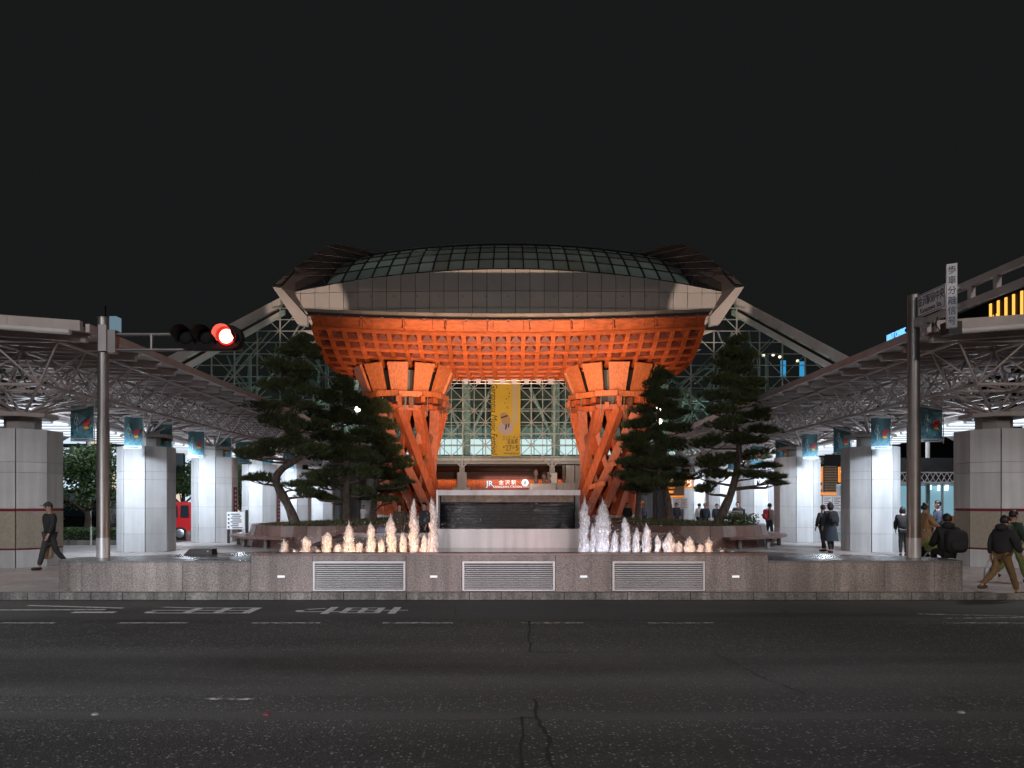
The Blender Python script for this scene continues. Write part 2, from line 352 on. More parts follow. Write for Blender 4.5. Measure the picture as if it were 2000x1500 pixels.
    b.inputs['Specular IOR Level'].default_value = 0.4
    return m
M['asphalt'] = asphalt()
M['earth'] = mat('far_ground', (0.06, 0.058, 0.055), 0.9, 0, 0.3, 0.3)
b = MB(); b.poly([(-700, -40, -0.02), (700, -40, -0.02), (700, 900, -0.02), (-700, 900, -0.02)])
struct(b.build('ground', M['earth']))
b = MB(); b.poly([(-80, -14, 0), (80, -14, 0), (80, 14.9, 0), (-80, 14.9, 0)])
struct(b.build('road', M['asphalt']))

def side_z(x, y):
    """pavement level: flush crossings at both ends of the island"""
    t = max(0.0, min(1.0, (abs(x) - 9.2) / 2.0)) if x > 0 else max(0.0, min(1.0, (abs(x) - 10.2) / 3.0)) * 0.4
    w = max(0.0, min(1.0, 1 - (y - 15.0) / 4.0))
    return 0.14 - 0.10 * t * w
b = MB(); xs = [-80, -40, -25, -18, -14, -12, -10.2, -9, -6, 0, 6, 9.2, 9.8, 10.4, 11.2, 12, 14, 18, 25, 40, 80]
ys = [14.98, 15.6, 16.4, 17.2, 18, 19, 21, 25, 30, 40, 60, 110]
vs = [(x, y, side_z(x, y)) for y in ys for x in xs]; nx = len(xs)
b.faces(vs, [(j * nx + i, j * nx + i + 1, (j + 1) * nx + i + 1, (j + 1) * nx + i) for j in range(len(ys) - 1) for i in range(nx - 1)])
struct(b.build('pavement', M['paving']))

kerb = bpy.data.objects.new('kerb', None); COL.objects.link(kerb); struct(kerb)
x = -16.0
while x < 16.0:
    h0, h1 = side_z(x, 15.0), side_z(x + 0.61, 15.0)
    b = MB(); dz = random.uniform(-.003, .003); dy = random.uniform(-.004, .004)
    b.hexa([(x + .006, 14.84 + dy, -.05), (x + .604, 14.84 + dy, -.05), (x + .604, 14.985, -.05), (x + .006, 14.985, -.05),
            (x + .006, 14.845 + dy, h0 + dz + .003), (x + .604, 14.845 + dy, h1 + dz + .003), (x + .604, 14.985, h1 + dz + .003), (x + .006, 14.985, h0 + dz + .003)])
    b.build('kerb_stone', M['kerb_stone'], kerb); x += 0.61
b = MB(); b.b2((-16, 14.80, -.04), (16, 14.838, 0.006)); struct(b.build('gutter_joint', M['void']))

# worn road paint and cracks
def worn_paint(name, wear):
    m = bpy.data.materials.new(name); m.use_nodes = True; N, L = nt(m); b = N['Principled BSDF']
    g = N.new('ShaderNodeNewGeometry'); n = N.new('ShaderNodeTexNoise'); n.inputs['Scale'].default_value = 9; n.inputs['Detail'].default_value = 8; n.inputs['Roughness'].default_value = 0.75
    L.new(g.outputs['Position'], n.inputs['Vector'])
    cr = N.new('ShaderNodeValToRGB'); cr.color_ramp.elements[0].position = wear - 0.06; cr.color_ramp.elements[1].position = wear + 0.06
    cr.color_ramp.elements[0].color = (0.05, 0.048, 0.047, 1); cr.color_ramp.elements[1].color = (0.60, 0.59, 0.59, 1)
    L.new(n.outputs['Fac'], cr.inputs[0]); L.new(cr.outputs[0], b.inputs['Base Color']); b.inputs['Roughness'].default_value = 0.55
    return m
M['paint'] = worn_paint('worn_road_paint', 0.42); M['paint_mid'] = worn_paint('half_worn_road_paint', 0.50); M['paint_faint'] = worn_paint('faint_road_paint', 0.53)
def mark_line(pts, w, m=None, name='road_marking'):
    b = MB()
    for (x0, y0), (x1, y1) in zip(pts[:-1], pts[1:]):
        d = Vector((x1 - x0, y1 - y0, 0)).normalized(); n = Vector((-d.y, d.x, 0)) * w / 2
        a, c = Vector((x0, y0, .004)), Vector((x1, y1, .004)); b.poly([a - n, c - n, c + n, a + n])
    return struct(b.build(name, m or M['paint']))
Yd = 1900 * 1.5 / (1217 - 980)
for xa, xb in ((-40, 110), (231, 366), (490, 625), (747, 885)): mark_line([(PX(xa, Yd), Yd), (PX(xb, Yd), Yd)], .09, M['paint_mid'])
for xa, xb in ((1020, 1140), (1265, 1395), (1850, 2050)): mark_line([(PX(xa, Yd), Yd), (PX(xb, Yd), Yd)], .10, M['paint_faint'])
mark_line([(PX(-60, 13.4), 13.45), (PX(200, 13.4), 13.5)], .10)
mark_line([(PX(45, 13.9), 14.05), (PX(235, 13.6), 13.7)], .10)
mark_line([(PX(130, 13), 13.18), (PX(215, 13), 13.18)], .16)
mark_line([(PX(380, 7.4), 7.4), (PX(505, 7.4), 7.38)], .07, M['paint_faint'])
mark_line([(PX(1790, 13), 13.0), (PX(1960, 13), 12.75), (PX(2040, 12.6), 12.3)], .10, M['paint_faint'])
mark_line([(PX(1850, 12.4), 12.5), (PX(2050, 12.4), 12.6)], .08, M['paint_faint'])
for ch, xa, xb in (('用', 265, 508), ('専', 552, 788)):
    D = 13.42; w = PX(xb, D) - PX(xa, D)
    # painted for drivers heading along +x: the character's top points along +x
    o = text(ch, 1.0, 'road_lettering', M['paint'], None, Matrix.Translation(((PX(xa, D) + PX(xb, D)) / 2, D, .0045)) @ Matrix.Rotation(R(-90), 4, 'Z') @ Matrix.Diagonal((0.95, w, 1, 1)), 0.0)
    struct(o)
M['crack'] = mat('crack_tar', (0.012, 0.012, 0.012), 0.7)
def crack(pts, w, name='road_crack'):
    b = MB(); random.seed(len(pts) + int(pts[0][0] * 10))
    q = []
    for (x0, y0), (x1, y1) in zip(pts[:-1], pts[1:]):
        for k in range(5): t = k / 5; q.append((x0 + (x1 - x0) * t + random.uniform(-.022, .022), y0 + (y1 - y0) * t + random.uniform(-.022, .022)))
    q.append(pts[-1])
    for a, c in zip(q[:-1], q[1:]):
        d = Vector((c[0] - a[0], c[1] - a[1], 0)).normalized(); n = Vector((-d.y, d.x, 0)) * w * random.uniform(.07, .2)
        A, B = Vector((*a, .004)), Vector((*c, .004)); b.poly([A - n, B - n, B + n, A + n])
    struct(b.build(name, M['crack']))
G = lambda x, y: (PX(x, 2850 / (y - HY)), 2850 / (y - HY))
crack([G(1033, 1213), G(1034, 1272)], .10); crack([G(1034, 1273), G(1110, 1275)], .09)
crack([G(1045, 1365), G(1052, 1402), G(1068, 1440), G(1078, 1500), G(1082, 1560)], .10); crack([G(1050, 1401), G(1000, 1404)], .07); crack([G(1022, 1400), G(1020, 1500)], .06)
crack([G(1395, 1275), G(1480, 1318), G(1575, 1356)], .05); crack([G(1525, 1190), G(1555, 1208)], .06); crack([G(888, 1180), G(893, 1205)], .05)
crack([G(1725, 1180), G(1790, 1197)], .04); crack([G(1850, 1362), G(1880, 1375)], .05)
M['stud'] = mat('road_stud', (0.22, 0.23, 0.25), 0.4, 0.2)
M['stud_red'] = mat('red_reflector', (0.18, 0.015, 0.03), 0.4)
for i, (px_, py_, mm, lb) in enumerate(((186, 1396, 'stud', 'pale oval road stud low in the dark lane on the left'), (520, 1396, 'stud_red', 'small red reflector lying flat in the dark lane'), (1877, 1392, 'stud', 'pale oval road stud low in the dark lane on the right'))):
    b = MB(); b.lathe([(.002, .022), (.045, .018), (.075, .006), (.08, 0)], 12); x_, y_ = G(px_, py_)
    o = b.build('road_stud', M[mm]); o.location = (x_, y_, .001); o.scale = (.5, .4, .8); props(o, lb, 'road stud', 'reflective studs on the road')

# ================================================================== FOUNTAIN WALL
WF = 15.1
wall = thing('fountain_wall', 'pinkish grey granite fountain wall with three steel louver panels along the kerb', 'wall', (0, WF, .14))
def slab(x0, x1, z0, z1, parent, y=WF, th=.12, m='wall_granite', name='slab'):
    b = MB(); e = .003
    b.b2((x0 + e, y + random.uniform(-.002, .002), z0), (x1 - e, y + th, z1)); return b.build(name, M[m], parent)
LV = [(610, 793), (902, 1085), (1195, 1378)]; lv = [(PX(a, WF), PX(c, WF)) for a, c in LV]
XL, XR = PX(490, WF), PX(1500, WF)
edges = [XL, lv[0][0], lv[0][1], lv[1][0], lv[1][1], lv[2][0], lv[2][1], XR]
for i in range(0, 8, 2): slab(edges[i], edges[i + 1], .14, .84, wall)
for a, c in lv: slab(a, c, .735, .84, wall)
b = MB(); b.b2((XL, WF + .125, .14), (XR, WF + .40, .84)); b.build('core', M['void'], wall)
for i in range(7):
    a = XL + (XR - XL) * i / 7; c = XL + (XR - XL) * (i + 1) / 7
    b = MB(); b.b2((a + .002, WF - .008, .842), (c - .002, WF + .42, .884)); b.build('coping_stone', M['red_granite'], wall)
slatm = MB(); slatm.bar((-.885, 0, 0), (.885, 0, 0), .030, .012, (0, .8, 1)); slat_mesh = slatm.mesh('slat', M['slat_metal'])
for i, (a, c) in enumerate(lv):
    xm = (a + c) / 2
    b = MB(); b.b2((a + .01, WF - .012, .150), (a + .05, WF + .05, .73)); b.b2((c - .05, WF - .012, .150), (c - .01, WF + .05, .73))
    b.b2((a + .05, WF - .012, .700), (c - .05, WF + .05, .73)); b.b2((a + .05, WF - .012, .150), (c - .05, WF + .05, .175))
    fr = b.build('louver_panel', M['brushed'], wall)
    b = MB(); b.b2((a + .03, WF + .07, .16), (c - .03, WF + .11, .72)); b.build('backing', M['void'], fr)
    for k in range(13):
        o = add('slat', slat_mesh, fr, inv_of(wall) @ Vector((xm, WF + .016, .196 + k * .0405)))
M['step_lamp'] = emit('step_lamp', (0.92, 0.95, 1.0), .75)
for px_ in (549, 847, 1140, 1437):
    x_ = PX(px_, WF); b = MB(); b.b2((x_ - .07, WF - .006, .41), (x_ + .07, WF + .02, .45)); b.build('step_light', M['step_lamp'], wall)

def platform(side):
    lab = 'low polished granite platform left of the louver wall, carrying the red signal pole' if side < 0 else 'low polished granite platform right of the louver wall, with a man seated on its end'
    t = thing('granite_platform', lab, 'platform', (side * 6.5, 16.5, .14), 0, 'granite platforms beside the fountain wall')
    xi = XL if side < 0 else XR; xo = PX(100, WF) if side < 0 else PX(1885, WF)
    r = .35 if side < 0 else .12
    # outline ccw: front edge from inner to outer with a rounded corner, then the slanting back edge
    cx_, cy_ = xo - side * r, WF + r
    arc = [(cx_ + side * r * math.sin(R(a)), cy_ - r * math.cos(R(a))) for a in range(0, 91, 15)]
    outl = [(xi, WF)] + arc + [(xo, 16.0), (side * 4.6, 18.5)]
    top = [(p[0], p[1]) for p in outl]
    if side < 0: top = list(reversed(top))
    ix = 1.0
    b = MB(); ins = [(p[0] - side * .03 if abs(p[0]) > 5 else p[0], min(max(p[1], WF + .10), 18.4)) for p in top]
    b.prism(ins, .14, .70); b.build('core', M['void'], t)
    if side < 0: cuts = [xi, PX(357, WF), PX(258, WF), PX(160, WF), cx_]
    else: cuts = [xi, PX(1630, WF), PX(1727, WF), PX(1825, WF), cx_]
    for a, c in zip(cuts[:-1], cuts[1:]): slab(min(a, c), max(a, c), .14, .70, t)
    b = MB(); n = len(arc)
    for (x0, y0), (x1, y1) in zip(arc[:-1], arc[1:]):
        q = [(x0, y0), (x1, y1)] if side > 0 else [(x1, y1), (x0, y0)]
        b.faces([(q[0][0], q[0][1], .14), (q[1][0], q[1][1], .14), (q[1][0], q[1][1], .70), (q[0][0], q[0][1], .70)], [(0, 1, 2, 3)])
    b.build('corner_slab', M['wall_granite'], t)
    b = MB(); q = [(xo, cy_), (xo, 16.0)]; b.b2((xo - side * .1, cy_, .14), (xo, 16.0, .70)); b.build('slab', M['wall_granite'], t)
    # top in three slabs across
    cs = sorted([xi, xi + (xo - xi) * .36, xi + (xo - xi) * .68, xo])
    def yb(x): # back edge
        s = (abs(x) - 4.6) / (abs(xo) - 4.6); return 18.5 + (16.0 - 18.5) * s
    for a, c in zip(cs[:-1], cs[1:]):
        b = MB()
        if (side < 0 and a == xo) or (side > 0 and c == xo):
            pl = [(p[0], p[1] - (.006 if p[1] < 15.2 else 0)) for p in arc]
            inn = c if side < 0 else a
            pl = [(inn, WF - .006)] + pl + [(xo, yb(xo)), (inn, yb(inn))]
            if side < 0: pl = list(reversed(pl))
            b.prism(pl, .702, .742)
        else: b.prism([(a + .002, WF - .006), (c - .002, WF - .006), (c - .002, yb(c)), (a + .002, yb(a))], .702, .742)
        b.build('top_slab', M['top_granite'], t)
    return t
platform(-1); platform(1)
M['channel'] = mat('channel_water', (.02, .014, .012), .3, 0, 0, 4, .3, 7)
M['water'] = mat('dark_water', (0.012, 0.012, 0.013), 0.06, 0, 0, 4, 0.25, 9, spec=0.6)
b = MB(); b.poly([(XL, WF + .41, .76), (XR, WF + .41, .76), (4.6, 18.5, .76), (5.4, 26, .76), (-5.4, 26, .76), (-4.6, 18.5, .76)])
struct(b.build('pool_water', M['water']))
b = MB()
for s in (-1, 1):
    b.poly([(s * 4.62, WF + .09, .7465), (s * 6.6, WF + .16, .7465), (s * 4.62, 17.6, .7465)][::(1 if s > 0 else -1)])
struct(b.build('channel_water', M['channel']))
pool = thing('pool_basin', 'dark stone rim of the fountain pool behind the jets', 'basin', (0, 26, .14))
for s in (-1, 1):
    b = MB(); b.bar((s * 4.75, 18.5, .46), (s * 5.5, 26, .46), .25, .75); b.build('rim', M['red_granite'], pool)
b = MB(); b.b2((-5.6, 26, .14), (5.6, 26.3, .84)); b.build('rim', M['red_granite'], pool)

# wedge floodlight lying on the platform
t = thing('floor_floodlight', 'dark wedge shaped floodlight box lying on the left granite platform', 'floodlight', (PX(395, 17), 16.9, .742))
b = MB(); x0, x1 = PX(366, 17), PX(420, 17)
b.faces([(x0, 16.8, .745), (x1, 16.8, .745), (x1, 17.15, .745), (x0, 17.15, .745), (x0 + .12, 16.82, .86), (x1, 16.82, .86), (x1, 17.1, .86), (x0 + .12, 17.1, .86)], [(3, 2, 1, 0), (4, 5, 6, 7), (0, 1, 5, 4), (1, 2, 6, 5), (2, 3, 7, 6), (3, 0, 4, 7)])
b.build('housing', M['dark'], t)
b = MB(); b.b2((x1 - .10, 16.80, .80), (x1 - .07, 16.818, .83)); b.build('screw_head', M['steel'], t)

# ================================================================== WATER CLOCK
CD = 19.0; cx0, cx1 = PX(851, CD), PX(1134, CD)
clk = thing('water_clock', 'pale stone water clock with glossy black cascade panel in the middle of the pool', 'fountain', (0, CD, .76))
b = MB(); b.b2((cx0, CD, .70), (cx1, CD + 2.4, PZ(1033, CD))); b.build('base', M['pale_stone'], clk)
zt = PZ(1033, CD); z2 = PZ(981, CD); z3 = PZ(967.5, CD); z4 = PZ(957, CD)
b = MB(); b.b2((cx0 + .05, CD + .34, zt), (cx1 - .02, CD + 2.2, z3)); b.build('core', M['void'], clk)
b = MB(); b.b2((cx1 - .13, CD + .02, zt), (cx1 - .02, CD + .33, z3)); b.build('side_frame', M['black'], clk)
b = MB(); b.b2((cx0 + .02, CD + .02, zt), (cx0 + .10, CD + .33, z3)); b.build('side_frame', M['black'], clk)
for k in range(8):
    a = cx0 + .11 + (cx1 - cx0 - .25) * k / 8; c = cx0 + .11 + (cx1 - cx0 - .25) * (k + 1) / 8
    b = MB(); b.b2((a + .003, CD + .24, z2), (c - .003, CD + .33, z3)); b.build('brown_block', M['brown_stone'], clk)
b = MB(); b.b2((cx0 + .06, CD - .02, z3 + .002), (cx1 - .005, CD + 2.3, z4)); b.build('cap_slab', M['pale_stone'], clk)
b = MB(); b.b2((cx0 + .015, CD + .0, zt + .3), (cx0 + .055, CD + .3, z4)); b.build('edge_strip', M['white_paint'], clk)
M['cascade'] = mat('black_wet_stone', (0.004, 0.004, 0.005), 0.07, 0, 0, 4, 0.35, 22, spec=0.7, stretch=(.35, 1, 2))
# rippling sheets of water over black steps
nx_, nz_ = 150, 56; vs = []; xa, xb = cx0 + .11, cx1 - .14
mnoise.seed_set(3)
for j in range(nz_ + 1):
    for i in range(nx_ + 1):
        u = i / nx_; v = j / nz_; x_ = xa + (xb - xa) * u; z_ = zt + (z2 - zt) * v
        rough = 1.0 if .46 < u < .78 else .25
        ph = v * 9 * math.pi + .5 * mnoise.noise(Vector((x_ * 1.2, 3, v * 2)))
        d = .055 * abs(math.sin(ph)) + .03 * rough * mnoise.noise(Vector((x_ * 9, 1.5, z_ * 14))) + .012 * mnoise.noise(Vector((x_ * 2.5, 9, z_ * 20)))
        if u < .46: d += .02
        vs.append((x_, CD + .20 - .12 * (1 - v) - d, z_))
b = MB(); b.faces(vs, [(j * (nx_ + 1) + i, j * (nx_ + 1) + i + 1, (j + 1) * (nx_ + 1) + i + 1, (j + 1) * (nx_ + 1) + i) for j in range(nz_) for i in range(nx_)], True)
b.build('cascade', M['cascade'], clk)

# ================================================================== JETS
def jet_mat(name, col=(.82, .82, .84), lo=.52, hi=.72):
    m = bpy.data.materials.new(name); m.use_nodes = True; N, L = nt(m)
    for n in list(N):
        if n.type == 'BSDF_PRINCIPLED': N.remove(n)
    d = N.new('ShaderNodeBsdfDiffuse'); d.inputs[0].default_value = (*col, 1)
    tr = N.new('ShaderNodeBsdfTranslucent'); tr.inputs[0].default_value = (*col, 1)
    gl = N.new('ShaderNodeBsdfGlossy'); gl.inputs['Roughness'].default_value = .2
    tp = N.new('ShaderNodeBsdfTransparent')
    tc = N.new('ShaderNodeTexCoord'); mp = N.new('ShaderNodeMapping'); mp.inputs['Scale'].default_value = (26, 26, 7); L.new(tc.outputs['Object'], mp.inputs[0])
    n = N.new('ShaderNodeTexNoise'); n.inputs['Detail'].default_value = 4; n.inputs['Scale'].default_value = 1; L.new(mp.outputs[0], n.inputs['Vector'])
    cr = N.new('ShaderNodeValToRGB'); cr.color_ramp.elements[0].position = lo; cr.color_ramp.elements[1].position = hi; cr.color_ramp.elements[1].color = (1, 1, 1, 1); lw = N.new('ShaderNodeLayerWeight'); lw.inputs[0].default_value = .5
    pw = N.new('ShaderNodeMath'); pw.operation = 'POWER'; pw.inputs[1].default_value = 2.2; L.new(lw.outputs['Facing'], pw.inputs[0])
    sm = N.new('ShaderNodeMath'); sm.operation = 'MULTIPLY_ADD'; sm.inputs[1].default_value = .5; L.new(pw.outputs[0], sm.inputs[0]); L.new(n.outputs['Fac'], sm.inputs[2]); L.new(sm.outputs[0], cr.inputs[0])
    a = N.new('ShaderNodeMixShader'); a.inputs[0].default_value = .4; L.new(d.outputs[0], a.inputs[1]); L.new(tr.outputs[0], a.inputs[2])
    c = N.new('ShaderNodeMixShader'); c.inputs[0].default_value = .08; L.new(a.outputs[0], c.inputs[1]); L.new(gl.outputs[0], c.inputs[2])
    e = N.new('ShaderNodeMixShader'); L.new(cr.outputs[0], e.inputs[0]); L.new(c.outputs[0], e.inputs[1]); L.new(tp.outputs[0], e.inputs[2])
    L.new(e.outputs[0], N['Material Output'].inputs[0]); return m
M['jet'] = jet_mat('white_water'); M['spray'] = jet_mat('fine_spray', lo=.36, hi=.60)
JETS = [(555, 1054, 14), (575, 1073, 7), (597, 1048, 17), (621, 1072, 10), (639, 1040, 19), (660, 1062, 13), (681, 1022, 20), (702, 1058, 13), (724, 1022, 18), (745, 1053, 14), (765, 1006, 19), (787, 1040, 14), (808, 977, 16), (829, 1043, 14), (846, 979, 17),
        (1141, 973, 19), (1158, 1026, 12), (1177, 981, 28), (1200, 1037, 14), (1222, 1012, 18), (1242, 1033, 13), (1263, 1024, 16), (1284, 1046, 11), (1307, 1040, 20), (1326, 1057, 13), (1347, 1049, 19), (1368, 1062, 13), (1385, 1051, 13), (1411, 1073, 9), (1431, 1076, 9)]
JD = 16.5
ordn = ['first', 'second', 'third', 'fourth', 'fifth', 'sixth', 'seventh', 'eighth', 'ninth', 'tenth', 'eleventh', 'twelfth', 'thirteenth', 'fourteenth', 'fifteenth']
for i, (px_, py_, w) in enumerate(JETS):
    rng = random.Random(i * 7 + 1); left = px_ < 993
    X = PX(px_, JD); H = PZ(py_, JD) - .77; r0 = w * JD / FPX / 2
    b = MB(); n = 14; k = max(12, int(H * 30)); vs = []; fs = []
    tall = H > .7
    for a in range(k + 1):
        t = a / k; zz = t * H
        prof = r0 * (1.08 - .30 * t + .10 * math.sin(t * (5 + i % 4) + i)) * (1 if t < .68 else max(.04, 1 - ((t - .68) / .32) ** (1.4 + .5 * (i % 3)))) + .002
        for j in range(n):
            th = 2 * math.pi * j / n
            nz = mnoise.noise(Vector((math.cos(th) * 1.6 + i * 5, math.sin(th) * 1.6, zz * 9))) + .5 * mnoise.noise(Vector((math.cos(th) * 4 + i * 3, math.sin(th) * 4, zz * 26)))
            rr = prof * (1 + .42 * nz)
            sway = .015 * mnoise.noise(Vector((i, 3.3, zz * 3))) * (zz * 3)
            tip = .22 * H * max(0, mnoise.noise(Vector((math.cos(th) * 2.2 + i, math.sin(th) * 2.2, 7)))) * (t ** 3)
            vs.append((X + sway + rr * math.cos(th), JD + rr * .8 * math.sin(th), .77 + zz + tip))
    for a in range(k):
        for j in range(n): fs.append((a * n + j, a * n + (j + 1) % n, (a + 1) * n + (j + 1) % n, (a + 1) * n + j))
    b.faces(vs, fs, True)
    b.mi = 1; cx2 = [(p[0] - X, p[1] - JD, p[2] - .77) for p in vs]      # thin veil of spray round the core
    b.faces([(X + p[0] * (1.25 + .25 * mnoise.noise(Vector((p[0] * 30, p[1] * 30, p[2] * 12 + i)))), JD + p[1] * 1.3, .77 + p[2] * 1.03) for p in cx2], fs, True)
    b.mi = 0
    # ragged plumes and strands falling away, and thrown drops
    for q in range(0):
        th = rng.uniform(0, 6.28); z0 = .77 + H * rng.uniform(.25, .95); dr = r0 * rng.uniform(.8, 1.25); L_ = H * rng.uniform(.06, .22)
        p = Vector((X + math.cos(th) * r0 * .55, JD + math.sin(th) * r0 * .5, z0)); q1 = p + Vector((math.cos(th) * dr * .6, math.sin(th) * dr * .5, L_ * .5)); q2 = p + Vector((math.cos(th) * dr, math.sin(th) * dr * .7, -L_ * .4))
        b.tube([p, q1, q2], [.014, .012, .003], 5)
    for q in range(int(14 + H * 60)):
        th = rng.uniform(0, 6.28); d = r0 * rng.uniform(.9, 2.3); p = Vector((X + math.cos(th) * d, JD + math.sin(th) * d, .80 + H * rng.uniform(0, 1.02))); s = rng.uniform(.003, .008)
        b.faces([p + Vector((s, 0, -s)), p + Vector((-s, s, -s)), p + Vector((-s, -s, -s)), p + Vector((0, 0, s * 1.6))], [(0, 1, 2), (0, 3, 1), (1, 3, 2), (2, 3, 0)])
    b.v = [(p[0] - X, p[1] - JD, p[2] - .76) for p in b.v]
    o = b.build('water_jet', [M['jet'], M['spray']], None); o.location = (X, JD, .76)
    k2 = i if left else i - 15
    props(o, f"{'tall' if tall else 'short' if H < .4 else 'mid height'} {'amber' if left or k2 > 7 else 'grey white'} jet, {ordn[14 - k2 if left else k2]} from the water clock on its {'left' if left else 'right'}", 'fountain jet', 'foaming fountain jets in a row')
# underwater lamps of the jets
AMB = (1.0, .52, .26)
for px_, c, e in ((575, AMB, 5), (620, AMB, 6), (660, AMB, 6.5), (702, AMB, 7), (745, AMB, 7), (787, AMB, 7), (820, AMB, 6.5), (850, PINK, 4),
                  (1142, (.86, .82, 1), 3.2), (1178, (.82, .84, 1), 3.5), (1222, (.80, .86, 1), 3.2), (1263, (.86, .86, 1), 3), (1307, PINK, 4), (1347, AMB, 5.5), (1390, AMB, 5)):
    lamp('POINT', (PX(px_, 16.0), 15.95, .82), e * 1.9, c, .06, name='jet_light')
lamp('SPOT', (-1.2, 17.2, .85), 42, (.9, .86, .9), .1, (-1.0, 19, 1.6), 120, 1, name='clock_fill')  # this spot and the next are added to brighten the clock
lamp('SPOT', (.6, 17.2, .85), 42, PINK, .1, (.7, 19, 1.6), 120, 1, name='clock_fill')

# ================================================================== PLANTERS
def ellipse(cx_, cy_, rx, ry, n=40): return [(cx_ + rx * math.cos(2 * math.pi * j / n), cy_ + ry * math.sin(2 * math.pi * j / n)) for j in range(n)]
def planter(cx_, cy_, rx, ry, h, label, bench, side):
    t = thing('stone_planter', label, 'planter', (cx_, cy_, .14), 0, 'curved granite planters under the pines')
    n = 40; b = MB(); z0, z1 = .14, .14 + h
    o0 = ellipse(cx_, cy_, rx + .18, ry + .18, n); o1 = ellipse(cx_, cy_, rx, ry, n); i1 = ellipse(cx_, cy_, rx - .28, ry - .28, n)
    vs = [(*p, z0) for p in o0] + [(*p, z1) for p in o1] + [(*p, z1) for p in i1] + [(*p, z1 - .1) for p in i1]
    segs = 8; per = n // segs
    for s in range(segs):
        q = MB()
        for j in range(s * per, (s + 1) * per):
            e = .0
            a, c = j, (j + 1) % n
            for k in range(3):
                q.faces([vs[k * n + a], vs[k * n + c], vs[(k + 1) * n + c], vs[(k + 1) * n + a]], [(0, 1, 2, 3)])
        q.build('wall_segment', M['red_granite'], t)
        j = s * per; q = MB()
        p0 = Vector(vs[j]); p1 = Vector(vs[n + j]); out = Vector((p0.x - cx_, p0.y - cy_, 0)).normalized()
        q.bar(p0 + out * .004, p1 + out * .004, .015, .012, out); q.build('joint', M['void'], t)
    if bench:
        q = MB(); a0, a1 = (120, 262) if side < 0 else (278, 420); st = 18; rows = []
        for k in range(st + 1):
            a = R(a0 + (a1 - a0) * k / st); ca, sa = math.cos(a), math.sin(a)
            rows.append([(cx_ + (rx + .1) * ca, cy_ + (ry + .1) * sa), (cx_ + (rx + .85) * ca, cy_ + (ry + .75) * sa)])
        for r0, r1 in zip(rows[:-1], rows[1:]): q.prism([r0[0], r0[1], r1[1], r1[0]], .50, .58)
        q.build('bench', M['red_granite'], t)
        for k in range(1, st, 3):
            q = MB(); m_ = [(rows[k][0][0] * .45 + rows[k][1][0] * .55), (rows[k][0][1] * .45 + rows[k][1][1] * .55)]
            q.b2((m_[0] - .06, m_[1] - .06, .14), (m_[0] + .06, m_[1] + .06, .50)); q.build('bench_leg', M['kerb_stone'], t)
    b = MB(); b.faces([(cx_, cy_, z1 + .10)] + [(*p, z1 - .06) for p in i1], [(0, 1 + j, 1 + (j + 1) % n) for j in range(n)], True)
    b.build('soil', M['earth'], t)
    rng = random.Random(int(cx_ * 10)); b = MB()
    for _ in range(2600):
        a = rng.uniform(0, 6.28); rr = math.sqrt(rng.random()) * .97
        x_, y_ = cx_ + (rx - .3) * rr * math.cos(a), cy_ + (ry - .3) * rr * math.sin(a); z_ = z1 - .06 + .16 * (1 - rr) - .01
        hh = rng.uniform(.04, .13); d = rng.uniform(0, 6.28); w = rng.uniform(.012, .03); l = rng.uniform(-.06, .06)
        b.poly([(x_ - w * math.cos(d), y_ - w * math.sin(d), z_), (x_ + w * math.cos(d), y_ + w * math.sin(d), z_), (x_ + l, y_ + l * .5, z_ + hh)])
    b.build('ground_cover', M['moss'], t, kind='stuff')
    return t
for s, nm in ((-1, 'left'), (1, 'right')):
    planter(s * 7.55, 33.4, 3.3, 4.6, .84, f"large curved granite planter with bench ledge {'under the pines left of the fountain' if s < 0 else 'and low shrub right of the fountain'}", True, s)
    planter(s * 6.6, 42.0, 2.3, 2.2, .78, f"small round granite planter at the foot of the {nm} gate leg", False, s)
# ================================================================== WOODEN GATE
GY = 51.9
rows_px = [(654, 612, 640, 46.0), (674, 619, 660, 46.75), (691, 625, 678, 47.55), (706, 632, 694, 48.4), (719, 640, 708, 49.25), (728, 651, 720, 50.1), (735.5, 666, 731, 51.0), (742, 690, 741, 51.9)]
HW = [(CX - xl) * D / FPX for yc, xl, ye, D in rows_px]
HC = [PZ(yc, D) for yc, xl, ye, D in rows_px]
HE = [PZ(ye, D) for yc, xl, ye, D in rows_px]
HD = [r[3] for r in rows_px]
def hull(u, r):
    """u in -1..1 across, r 0..14 from the front lip under the belly to the rear lip"""
    rr = r if r <= 7 else 14 - r
    i = min(6, int(rr)); t = rr - i
    L_ = lambda a: a[i] + (a[i + 1] - a[i]) * t
    d = L_(HD); d = d if r <= 7 else 2 * GY - d
    return Vector((u * L_(HW), d, L_(HC) + (L_(HE) - L_(HC)) * u * u))
def hull_n(u, r):
    a = hull(u + .01, r) - hull(u - .01, r); c = hull(u, min(14, r + .05)) - hull(u, max(0, r - .05))
    n = c.cross(a).normalized()
    return n if n.z < 0 else -n           # outward = downward / forward
gate = thing('wooden_gate', 'huge red orange timber gate with a curved coffered roof on two twisted legs', 'gate', (0, GY, .14))
NC = 26
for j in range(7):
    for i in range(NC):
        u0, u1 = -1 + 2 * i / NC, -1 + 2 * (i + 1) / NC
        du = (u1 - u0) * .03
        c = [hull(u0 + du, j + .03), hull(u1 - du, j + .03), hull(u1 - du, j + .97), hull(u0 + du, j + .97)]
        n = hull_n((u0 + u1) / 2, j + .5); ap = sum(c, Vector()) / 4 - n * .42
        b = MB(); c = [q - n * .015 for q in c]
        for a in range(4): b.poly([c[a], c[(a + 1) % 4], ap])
        b.build('coffer', M['coffer_wood'], gate)
